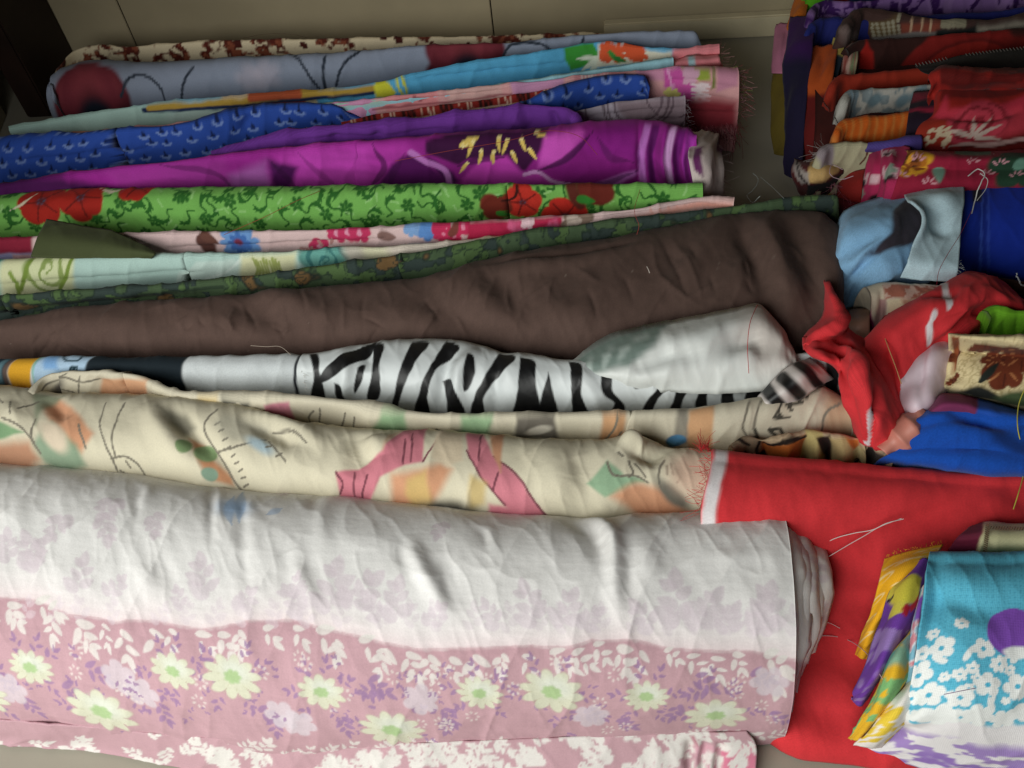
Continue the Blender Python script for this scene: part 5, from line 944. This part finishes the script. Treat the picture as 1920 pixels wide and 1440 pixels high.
for k, c in ((0,'#a8241c'),(1,'#7a1814'),(2,'#a0221c'),(3,'#6e1512'),(4,'#a6241c')):
    u, v = s.at(1850, 138); r = np.hypot((s.U-u)/(.17-.03*k), (s.V-v)/(.115-.022*k)); s.mix(1-sstep(.97,1.03,r), c)
s.poly([(1742,148),(1764,140),(1766,180),(1752,225),(1742,225)], '#b42a22', .003); s.poly([(1754,222),(1772,190),(1780,210),(1850,208),(1920,185),(1960,150),(1990,150),(1990,215),(1800,228),(1756,230)], '#d83a50', .006)
s.poly([(1770,226),(1990,205),(1990,225),(1880,258),(1790,266)], '#cc3c4c', .01); rose(s, 1836, 230, .055, '#cf4054', '#7e1420', 2.6, .75, .8)
for a in (-1.9,-1.2,-.55,-2.7,0): s.leaf(s.at(1824,258), .045, .005, '#d8c0b4', a)
s.poly([(1716,225),(1776,228),(1790,275),(1712,282)], '#a8301e', .003)
for k in range(16): s.flower(s.at(1738+rng.random()*40, 240+rng.random()*28), .0045, '#dcc8a8', 5, .4, k)
s.poly([(1800,270),(1990,238),(1990,262),(1800,280)], '#5c1210', .006); s.line([(1770,275),(1850,270),(1900,262),(1960,258)], .005, '#cfa9a4', taper=True)
s.ridge([(1752,150),(1750,190),(1746,225)], .008, -.010); s.ridge([(1756,226),(1830,222),(1920,210)], .007, -.014); s.bumpy(6, .010, 4); cl('fabric_bolt', s, 'cotton', 'red cloth printed with large pink and red roses', 'cloth', .003)
# cream roll, crimson floral
s = bolt([(1536,290),(1550,278),(1575,273),(1640,271),(1690,270)], [(1540,316),(1570,318),(1640,316),(1690,314)], .15, 2.2, res=2.2, cap=(.010,.01), rnd=10); s.fill('#c9c2a0'); s.poly([(1534,270),(1560,268),(1556,320),(1534,320)], '#a89aa0', .004); s.line([(1628,275),(1624,292),(1612,305)], .0012, '#6a3a2a'); s.bumpy(10, .006, 4)
o = cl('fabric_roll', s, 'cotton', 'small cream roll with a frayed grey end under the orange cloth', 'fabric roll'); fringe('frayed_edge', o, [(1546,278,.14),(1542,292,.13),(1544,304,.11)], (-1, .2), 26, 40, '#a39a98', seed=31, spread=.7, drop=.01)
t = thing('folded_cloth', 'crimson cloth with yellow roses and white petals behind the pale fleece', 'cloth', 1760, 390, G_ST)
s = loft([[(1690,280,.14),(1760,284,.15),(1850,284,.15),(2010,282,.15)], [(1698,282,.175),(1762,287,.182),(1850,288,.182),(2010,286,.182)], [(1690,315,.178),(1755,320,.185),(1850,320,.185),(2010,318,.185)], [(1676,355,.16),(1750,358,.165),(1850,355,.165),(2010,350,.165)], [(1660,400,.11),(1750,395,.11),(1850,380,.11),(2010,370,.11)]], 2.2)
s.fill('#951c38'); s.var(5, .12, 3); u, v = s.at(1710, 300); s.flower((u, v), .034, '#d8a028', 6, .25, .4); s.flower((u, v), .026, '#b06a1c', 6, .3, 1.0); s.ell((u, v+.003), .015, .012, '#3c1a10', .3, .4)
for k in range(9): s.leaf((u-.01+.02*rng.random(), v+.02*rng.random()), .02, .005, '#d89a2c' if k % 2 else '#8a4a1a', k)
s.poly([(1790,282),(1858,284),(1858,292),(1790,292)], '#5a8474', .002); s.leaf(s.at(1762,310), .032, .012, '#6a8a7a', 1.3); s.flower(s.at(1915,305), .05, '#22402e', 6, .3); s.leaf(s.at(1898,315), .035, .014, '#5f8a78', -.6)
for x, y in ((1722,284),(1770,286),(1825,305),(1875,310),(1690,335),(1740,345),(1905,330),(1720,300),(1870,290),(1850,330)):
    u, v = s.at(x, y)
    for a in (-2.4,-1.7,-1.0,-.4): s.leaf((u+.004*math.cos(a*1.3), v+.004*math.sin(a*1.3)), .010, .0020, '#d49aa4', a)
s.bumpy(6, .006, 4); s.build('front_face', MT['cotton'], t, solid=.003)
s = loft([[(1636,276,.13),(1660,272,.15),(1694,272,.16),(1706,276,.17)], [(1626,305,.135),(1655,302,.16),(1690,302,.175),(1702,304,.18)], [(1618,345,.10),(1650,345,.14),(1682,345,.165),(1694,345,.165)], [(1606,400,.05),(1640,402,.08),(1668,402,.11),(1680,400,.11)]], 2.2)
s.fill('#b02a58')
for x, y in ((1655,283),(1622,330),(1660,318)):
    for k in range(6): s.line([(x+k*4.5,y),(x+k*4.5-1,y+12)], .0022, '#dcb4bc', smooth=False)
for x, y in ((1620,345),(1640,372),(1670,335),(1665,290)): s.ell(s.at(x, y), .012, .007, '#24161c', .2, .4)
for x, y in ((1616,365),(1672,325)): s.flower(s.at(x, y), .012, '#8a9a8c', 5, .3)
s.ridge([(1650,280),(1646,340),(1634,400)], .006, -.010); s.ridge([(1675,280),(1672,340),(1660,400)], .006, .008); s.bumpy(8, .006, 7); s.build('side_face', MT['cotton'], t, solid=.003)
s = loft([[(1576,330,.08),(1600,322,.10),(1622,318,.11)], [(1574,360,.07),(1596,356,.09),(1618,352,.10)], [(1570,400,.03),(1590,402,.04),(1612,402,.05)]], 2.4); s.fill('#9a2420'); s.bumpy(10, .006, 4); cl('cloth_scrap', s, 'cotton', 'plain red corner left of the crimson rose cloth', 'cloth', .003)
# scraps at the left foot of the heap
s = loft([[(1492,302,.08),(1515,300,.10),(1540,302,.105),(1572,308,.10)], [(1492,318,.095),(1515,318,.118),(1545,320,.12),(1576,318,.105)], [(1496,338,.08),(1515,342,.10),(1545,340,.10),(1578,326,.09)], [(1505,362,.04),(1525,366,.05),(1550,364,.05),(1580,345,.05)]], 2.0)
s.fill('#5c1a1c'); s.poly([(1522,302),(1575,306),(1572,318),(1545,335),(1518,342)], '#e0b878', .0015); s.poly([(1518,345),(1550,336),(1582,318),(1582,370),(1515,370)], '#14141a', .002); s.poly([(1490,302),(1496,302),(1510,325),(1518,342),(1508,342),(1494,322)], '#b0a4a0', .0015); s.poly([(1499,316),(1519,328),(1518,342)], '#b5a9a2', .0015); s.line([(1494,300),(1506,325),(1516,342)], .0014, '#241616'); s.bumpy(12, .006, 4)
cl('cloth_scrap', s, 'cotton', 'small scrap with cream, maroon and black wedges at the heap foot', 'cloth', .002)
s = loft([[(1555,362,.05),(1580,365,.06),(1620,372,.06)], [(1552,380,.06),(1580,385,.07),(1620,390,.07)], [(1556,410,.02),(1580,414,.02),(1620,412,.02)]], 2.4); s.fill('#7a2430'); s.poly([(1548,360),(1562,360),(1562,375),(1548,375)], '#c9a02a', .003); s.var(30, .5, 3); s.bumpy(15, .008, 4); o = cl('cloth_scrap', s, 'cotton', 'frayed dark crimson scrap tangled with loose threads', 'cloth', .002)
fringe('loose_threads', o, [(1555,340,.09),(1575,360,.08),(1600,370,.07),(1630,378,.08)], (.2, .6), 34, 90, '#a04a5c', r=.0003, seed=41, spread=1.6, color2='#c98a98')
# left side faces hanging down
s = loft([[(1460,50,.10),(1475,44,.115),(1492,46,.12)], [(1454,92,.10),(1470,88,.115),(1488,90,.12)], [(1452,140,.085),(1468,138,.10),(1484,138,.10)]], 2.2); s.fill('#c67c9a'); s.ridge([(1476,46),(1472,90),(1470,138)], .005, -.010); s.bumpy(10, .006, 4); o = cl('hanging_cloth', s, 'cotton', 'pink cloth hanging down the left side of the heap', 'cloth', .003)
fringe('frayed_edge', o, [(1486,60,.12),(1482,100,.11),(1480,135,.10)], (1, .3), 14, 30, '#7a4a5c', seed=51)
s = loft([[(1453,138,.082),(1470,136,.092),(1484,136,.098)], [(1450,190,.06),(1466,190,.07),(1480,190,.075)], [(1450,250,.03),(1464,252,.035),(1478,252,.04)], [(1452,290,.004),(1464,292,.004),(1478,292,.004)]], 2.4); s.fill('#6a5a1c'); s.bumpy(9, .008, 4); cl('hanging_cloth', s, 'cotton', 'olive gold cloth low on the left side below the pink one', 'cloth', .003)
s = loft([[(1496,2,.12),(1506,-6,.14),(1516,-4,.14)], [(1484,45,.12),(1496,40,.135),(1508,40,.135)], [(1478,62,.10),(1488,62,.115),(1498,62,.115)]], 2.2); s.fill('#d9741a'); s.bumpy(10, .006, 4); cl('hanging_cloth', s, 'cotton', 'orange cloth tip beside the purple print at the top', 'cloth', .003)
s = loft([[(1494,40,.13),(1512,34,.15),(1528,36,.155)], [(1486,95,.12),(1506,90,.14),(1526,90,.145)], [(1482,170,.09),(1500,168,.11),(1518,168,.115)], [(1478,260,.05),(1494,262,.06),(1510,262,.065)], [(1476,330,.01),(1490,336,.012),(1506,338,.015)]], 2.4); s.fill('#3c1458'); s.poly([(1470,120),(1530,120),(1530,345),(1470,345)], '#1c1638', .02); s.crease(20, 4, .010, 5); s.bumpy(8, .010, 4); cl('hanging_cloth', s, 'cotton', 'deep purple cloth side falling to the floor on the left', 'cloth', .003)
s = loft([[(1526,92,.13),(1545,88,.145),(1572,84,.15)], [(1512,130,.13),(1540,128,.145),(1566,126,.15)], [(1504,178,.105),(1530,178,.12),(1556,178,.125)], [(1496,240,.07),(1520,242,.085),(1546,244,.09)], [(1490,305,.02),(1512,308,.03),(1540,310,.035)]], 2.4); s.fill('#c2541e'); s.poly([(1480,178),(1580,178),(1580,320),(1480,320)], '#6c1412', .006); s.ridge([(1545,90),(1540,130),(1530,178)], .008, -.010); s.bumpy(8, .008, 4); cl('hanging_cloth', s, 'cotton', 'orange and dark red cloth hanging on the left of the heap', 'cloth', .003)
s = loft([[(1566,74,.15),(1574,70,.155),(1584,72,.155)], [(1562,105,.14),(1570,104,.15),(1580,106,.15)], [(1552,150,.115),(1562,152,.125),(1572,150,.13)]], 2.0); s.fill('#c9b45c'); s.poly([(1545,112),(1585,112),(1580,160),(1540,160)], '#1e2c38', .003); s.bumpy(12, .006, 4); cl('hanging_cloth', s, 'cotton', 'narrow yellow and dark blue cloth edge next to the orange one', 'cloth', .003)
s = loft([[(1556,150,.125),(1566,146,.135),(1578,150,.14)], [(1548,200,.09),(1560,200,.10),(1574,200,.11)], [(1538,262,.05),(1552,264,.06),(1570,264,.065)]], 2.0); s.fill('#8a4a44'); s.crease(45, 8, .010, 5); s.var(40, .4, 3); s.bumpy(10, .006, 4); o = cl('hanging_cloth', s, 'cotton', 'dusty rose crumpled cloth strip hanging under the brick red cloth', 'cloth', .003)
fringe('loose_threads', o, [(1546,205,.08),(1556,225,.07),(1568,240,.06)], (-.1, 1), 34, 40, '#8a6a68', r=.0003, seed=55, spread=.4, drop=.02)
# a dark infill of cloth bodies inside the heap (they carry the upper layers)
s = bolt([(1520,120),(1600,110),(2010,80)], [(1520,330),(1600,360),(2010,420)], .12, 3.0, res=6, cap=(.01,0)); s.fill('#4a1814'); cl('fabric_bolt', s, 'cotton', 'dark maroon cloth deep inside the upper right heap', 'fabric bolt')
# ------------------------------------------------------------------ folded pile at the lower right
G_P = 'folded cloths piled at the lower right'
t = thing('folded_cloth', 'turquoise folded cloth with white flowers and purple dots at the lower right', 'cloth', 1800, 1400, G_P)
rows = [[(1752,1052,.10),(1850,1055,.11),(2030,1050,.11)], [(1746,1040,.165),(1800,1037,.175),(1900,1038,.178),(2030,1036,.178)], [(1740,1066,.19),(1800,1066,.20),(1900,1066,.203),(2030,1064,.203)], [(1734,1140,.195),(1800,1145,.208),(1900,1148,.21),(2030,1148,.21)], [(1722,1240,.175),(1790,1245,.195),(1900,1248,.198),(2030,1248,.198)], [(1706,1310,.135),(1780,1320,.165),(1900,1322,.17),(2030,1322,.17)], [(1670,1355,.085),(1770,1375,.12),(1900,1385,.125),(2030,1385,.125)], [(1640,1390,.04),(1760,1415,.06),(1900,1432,.065),(2030,1440,.065)], [(1590,1410,.012),(1740,1438,.015),(1900,1462,.015),(2030,1475,.015)]]
s = loft(rows, 2.0)
s.fill('#5fbcd8'); dots = .5+.5*np.sin(s.U*2*np.pi/.0062); dots2 = .5+.5*np.sin(s.V*2*np.pi/.0062)
s.mix(.35*sstep(.5,.8,dots*dots2), '#2f86a8')
b = s.pts([(1690,1330),(1740,1340),(1800,1338),(1850,1350),(1900,1345),(2000,1350)]); o_ = np.argsort(b[:, 0]); lim = np.interp(s.U[0], b[o_, 0], b[o_, 1]); bel = s.V-lim[None]-.008+.012*(fbm(s.U*60, s.V*0, 3)-.5)
s.mix(sstep(-.004,.004,bel), '#ece8ea'); n = fbm(s.U*42, s.V*80, 5, 3); s.mix(sstep(.028,.05,bel)*sstep(.44,.52,n)*.9, '#9a78c4'); s.mix(sstep(.08,.10,bel)*sstep(.40,.48,n)*.6, '#8a66b8')
wf = '#eef0ee'
for x, y, R, n_ in ((1752,1190,.017,6),(1803,1174,.017,6),(1768,1218,.030,5),(1840,1218,.026,5),(1730,1262,.036,5),(1900,1225,.026,5),(1775,1266,.014,6),(1800,1262,.018,6),(1820,1250,.016,6),(1870,1245,.022,7),(1848,1280,.032,5),(1905,1285,.034,5),(1750,1300,.036,5),(1800,1303,.030,5),(1740,1330,.030,5),(1770,1335,.045,6),(1830,1335,.040,6),(1880,1345,.035,6),(1700,1335,.030,5),(1715,1305,.03,5),(1890,1255,.014,6),(1830,1268,.014,5),(1880,1310,.012,5),(1815,1285,.014,5),(1920,1330,.035,5),(1735,1225,.02,5)):
    s.flower(s.at(x, y), R*.44, wf, n_, .38, rng.random()*6, .9, .06, 1, core='#4fb2d0' if R > .013 and y < 1320 else None, cr=.2)
for x, y in ((1850,1320),(1860,1325),(1912,1330),(1905,1310),(1780,1242),(1805,1240)): s.leaf(s.at(x, y), .018, .004, wf, rng.random()*6)
s.ell(s.at(1893,1185), .026, .025, '#8450b8', 0, .03); s.ell(s.at(1935,1170), .012, .02, '#8450b8', 0, .03); s.ell(s.at(1905,1226), .018, .006, wf, .1, .2)
for pl, w, a in (([(1742,1050),(1734,1140),(1722,1240),(1700,1320)], .006, .006), ([(1760,1060),(1754,1140),(1746,1230)], .012, -.008), ([(1745,1110),(1820,1140),(1900,1165)], .015, -.006), ([(1700,1330),(1690,1370),(1650,1395)], .012, -.012), ([(1760,1290),(1720,1340),(1680,1375)], .012, .010)): s.ridge(pl, w, a)
s.bumpy(5, .012, 4); s.crease(7, 5, .004, 4, .5); s.build('outer_layer', MT['coarse'], t, solid=.004)
s = loft([[(1728,1268,.14),(1720,1262,.15),(1700,1278,.14)], [(1715,1310,.13),(1690,1320,.145),(1668,1320,.13)], [(1690,1360,.09),(1655,1370,.105),(1630,1370,.09)], [(1650,1395,.045),(1625,1398,.055),(1600,1396,.045)]], 2.0); s.fill('#ece6e0')
for k in range(40): s.ell(s.at(1610+rng.random()*80, 1330+rng.random()*60), .006, .004, '#e8c840', rng.random(), .3)
s.bumpy(10, .008, 4); s.build('white_fold', MT['coarse'], t, solid=.003)
s = loft([[(1735,1160,.155),(1718,1160,.165),(1706,1180,.155)], [(1728,1200,.15),(1690,1210,.175),(1668,1232,.15)], [(1720,1250,.14),(1672,1275,.165),(1640,1300,.13)], [(1690,1290,.115),(1645,1330,.13),(1612,1350,.09)], [(1620,1375,.05),(1605,1386,.055),(1592,1384,.04)]], 2.0)
s.fill('#e6b428'); n = fbm(s.U*60, s.V*60, 5, 3); s.mix(sstep(.52,.58,n)*.9, '#6cb87a'); s.poly([(1690,1205),(1740,1160),(1745,1215),(1700,1240)], '#5ab0b8', .003, .8); s.poly([(1660,1230),(1705,1225),(1695,1255),(1640,1270)], '#5fb4a8', .004, .8); s.poly([(1590,1350),(1620,1340),(1625,1390),(1588,1390)], '#e6b428', .004); s.bumpy(8, .010, 4); s.build('yellow_fold', MT['coarse'], t, solid=.003)
s = loft([[(1746,1090,.17),(1738,1095,.18),(1728,1105,.175)], [(1738,1150,.17),(1722,1155,.185),(1712,1165,.175)], [(1728,1230,.16),(1712,1235,.17),(1704,1240,.16)], [(1716,1290,.12),(1704,1296,.125),(1692,1290,.12)]], 2.0); s.fill('#7fb4c8'); n = fbm(s.U*110, s.V*110, 7, 2); s.mix(sstep(.5,.58,n), '#d8d6dc'); s.mix(sstep(.62,.68,n), '#d8909a'); s.poly([(1715,1130),(1738,1110),(1738,1165),(1716,1165)], '#8450b8', .003); s.build('inner_fold', MT['coarse'], t, solid=.003)
s = loft([[(1748,1052,.165),(1735,1046,.17),(1715,1064,.16)], [(1742,1085,.17),(1705,1090,.18),(1672,1112,.155)], [(1730,1130,.165),(1690,1150,.18),(1652,1175,.145)], [(1705,1190,.15),(1662,1215,.165),(1630,1245,.125)], [(1670,1245,.12),(1632,1280,.135),(1602,1300,.085)], [(1625,1310,.06),(1610,1320,.07),(1598,1305,.05)]], 2.0)
s.fill('#6c3a9c'); s.poly([(1705,1080),(1728,1085),(1716,1130),(1690,1140),(1664,1125),(1680,1100)], '#dcd048', .003); s.ell(s.at(1682,1145), .013, .010, '#d8cc50'); s.ell(s.at(1697,1145), .004, .008, '#b01c30'); s.line([(1655,1132),(1672,1126),(1680,1118)], .0022, '#241430'); s.line([(1722,1115),(1714,1130),(1705,1140)], .004, '#c42434')
n = fbm(s.U*50, s.V*50, 5, 2); s.mix(.45*sstep(.52,.62,n)*(s.py > 1180), '#b09ac8'); s.bumpy(8, .010, 6); s.build('purple_fold', MT['coarse'], t, solid=.003)
s = loft([[(1768,1022,.15),(1715,1032,.155),(1658,1046,.145)], [(1750,1048,.16),(1705,1060,.17),(1652,1075,.15)], [(1715,1082,.15),(1680,1100,.16),(1644,1110,.14)], [(1680,1120,.13),(1655,1140,.14),(1632,1150,.12)], [(1650,1175,.10),(1632,1185,.11),(1618,1185,.09)], [(1622,1232,.06),(1614,1232,.065),(1608,1228,.05)]], 2.0)
s.fill('#e6a81c')
for x, y in ((1680,1062),(1715,1050),(1700,1085),(1655,1090),(1640,1130),(1630,1165),(1622,1195),(1740,1036)):
    u, v = s.at(x, y); s.leaf((u-.014, v), .030, .007, '#ecd8a0', rng.random()*.8-.4, .7); s.leaf((u-.011, v), .024, .0045, '#e6a81c', rng.random()*.4-.2)
s.bumpy(8, .008, 7)
o = s.build('folded_cloth', MT['cotton'], None, 'golden yellow cloth with pale leaf outlines under the turquoise cloth', 'cloth', G_P, .003); fringe('frayed_edge', o, [(1766,1021,.15),(1712,1030,.155),(1660,1044,.148)], (-.2, -1), 4, 50, '#e0a020', r=.0003, seed=61)
t = thing('folded_cloth', 'maroon folded cloth with a cream stitched band behind the turquoise cloth', 'cloth', 1860, 1060, G_P)
s = loft([[(1826,984,.13),(1840,978,.14),(1900,980,.15),(2030,985,.15)], [(1808,998,.15),(1838,996,.165),(1900,998,.17),(2030,1002,.17)], [(1786,1022,.15),(1830,1022,.165),(1900,1022,.17),(2030,1026,.17)], [(1768,1046,.12),(1830,1050,.13),(1900,1052,.13),(2030,1056,.13)]], 2.0)
s.fill('#6a1c38'); s.poly([(1800,1000),(1842,998),(1842,1012),(1795,1015)], '#8a3450', .003); s.poly([(1844,972),(2035,976),(2035,1065),(1838,1060)], '#e0dcae', .0015); s.bumpy(10, .006, 4); s.ridge([(1846,980),(1842,1010),(1838,1050)], .003, .004); s.build('cloth_body', MT['cotton'], t, solid=.004)
def stitches():
    VV, QQ = [], []; b = 0
    for k in range(16):
        y = 984+k*3.6; x = 1852-k*.35; P = unproj(np.array([x-4, x+4.]), np.array([y+2, y-2.]), np.array([.176, .176])-.0001*k); V, Q = tube_pts(P, .0006, 3); VV.append(V); QQ.append(Q+b); b += len(V)
    for k in range(16):
        x = 1856+k*5; P = unproj(np.array([x, x+3.]), np.array([992+k*.2, 986+k*.2]), np.array([.170, .170])); V, Q = tube_pts(P, .0006, 3); VV.append(V); QQ.append(Q+b); b += len(V)
    return mk_mesh('stitching', np.vstack(VV), np.vstack(QQ), np.tile(lin('#8a6a50'), (b, 1)))
tag(link('stitching', stitches(), MT['thread'], t), kind='stuff')
# ------------------------------------------------------------------ loose threads
thread('loose_thread', [(1532,1030,.11),(1560,1012,.125),(1600,1000,.135),(1640,992,.14),(1660,982,.145),(1694,973,.145)], 0.00056, '#e6dcd8', 'white loose thread pointing right from the front roll onto the red cloth')
thread('loose_thread', [(1530,1058,.10),(1560,1040,.115),(1590,1022,.125),(1620,1005,.135),(1645,990,.14),(1690,972,.145)], 0.00048, '#d9cfcd', 'second white thread crossing it lower on the red cloth')
thread('loose_thread', [(1522,1195,.05),(1550,1192,.055),(1590,1200,.055),(1625,1225,.10),(1650,1265,.15),(1672,1295,.15),(1678,1275,.16)], 0.00048, '#cfae b2'.replace(' ', ''), 'pale curved thread reaching from the front roll to the yellow fold')
thread('loose_thread', [(1535,1165,.06),(1555,1168,.06),(1575,1178,.06)], 0.00040, '#cfb8ba', 'short pale thread on the red cloth near the roll end')
thread('loose_thread', [(1420,572,.19),(1408,600,.205),(1402,640,.195),(1404,700,.16)], 0.00048, '#c02a30', 'thin red thread running down the white zebra corner')
thread('loose_thread', [(1650,606,.18),(1665,650,.20),(1680,690,.19),(1690,720,.18)], 0.00064, '#e0b078', 'tan thread lying across the crumpled red cloth')
thread('loose_thread', [(1925,720,.21),(1910,760,.20),(1908,800,.20),(1916,840,.18),(1920,880,.15),(1908,930,.15),(1900,955,.14)], 0.00072, '#c0b84a', 'yellow-green thread hanging down over the blue cloth at the right')
thread('loose_thread', [(1412,325,.04),(1422,335,.045),(1415,352,.05),(1400,365,.06),(1410,375,.09),(1425,368,.13)], 0.00064, '#c9d2d0', 'knotted pale thread in the dark gap between the heaps', wob=.002, n=60)
thread('loose_thread', [(1426,332,.045),(1445,348,.06),(1470,372,.14)], 0.00048, '#b9c0bd', 'straight pale thread leading to the camouflage cloth')
thread('loose_thread', [(1815,330,.19),(1838,318,.195),(1846,325,.195),(1838,345,.19),(1830,370,.18),(1822,400,.18)], 0.00096, '#d6d6d2', 'frayed white thread hanging over the royal blue bolt', wob=.0015)
thread('loose_thread', [(1838,325,.195),(1852,338,.19),(1850,350,.185),(1832,376,.18)], 0.00064, '#cfcfcc', 'looped white thread end at the top of the royal blue bolt')
thread('loose_thread', [(1822,395,.18),(1800,440,.19),(1775,480,.185),(1760,510,.175),(1756,535,.16)], 0.00040, '#8a1c28', 'fine dark red thread across the pale fleece flap')
thread('loose_thread', [(1906,512,.17),(1914,530,.16),(1925,536,.15)], 0.00112, '#c9ccd0', 'short white tuft of thread below the royal blue bolt', wob=.002)
thread('loose_thread', [(420,440,.17),(500,405,.178),(560,375,.178),(600,358,.17)], 0.00048, '#a8503a', 'rust coloured thread lying across the green bolt')
thread('loose_thread', [(740,302,.178),(830,285,.18),(960,262,.18),(1030,245,.18),(1090,258,.18),(1120,290,.178)], 0.00048, '#a8443a', 'long rust thread lying over the magenta bolt')
thread('loose_thread', [(470,648,.16),(500,650,.16),(525,650,.16),(545,665,.155)], 0.00040, '#b8a89a', 'fine pale thread on the brown cloth above the short bolt')
thread('loose_thread', [(455,72,.11),(500,64,.12),(560,66,.115),(585,74,.10)], 0.00040, '#5a4a38', 'dark hair-like thread against the tiled wall', wob=.001)
thread('loose_thread', [(1213,500,.17),(1216,506,.17),(1218,512,.168)], 0.00072, '#cfc4ba', 'tiny white lint fibre on the brown cloth')
thread('loose_thread', [(1200,355,.175),(1190,400,.175),(1198,425,.165),(1194,440,.155)], 0.00040, '#a8443a', 'thin rust thread hanging over the pale pink bolt end')
thread('loose_thread', [(1580,318,.12),(1560,310,.13),(1556,325,.13),(1575,335,.12),(1600,330,.13)], 0.00072, '#b89aa4', 'looped pale pink thread among the scraps at the heap foot', wob=.001)
thread('loose_thread', [(1770,1302,.205),(1800,1296,.215),(1830,1290,.215)], 0.00040, '#8a6a90', 'fine mauve thread on the turquoise flowered cloth')
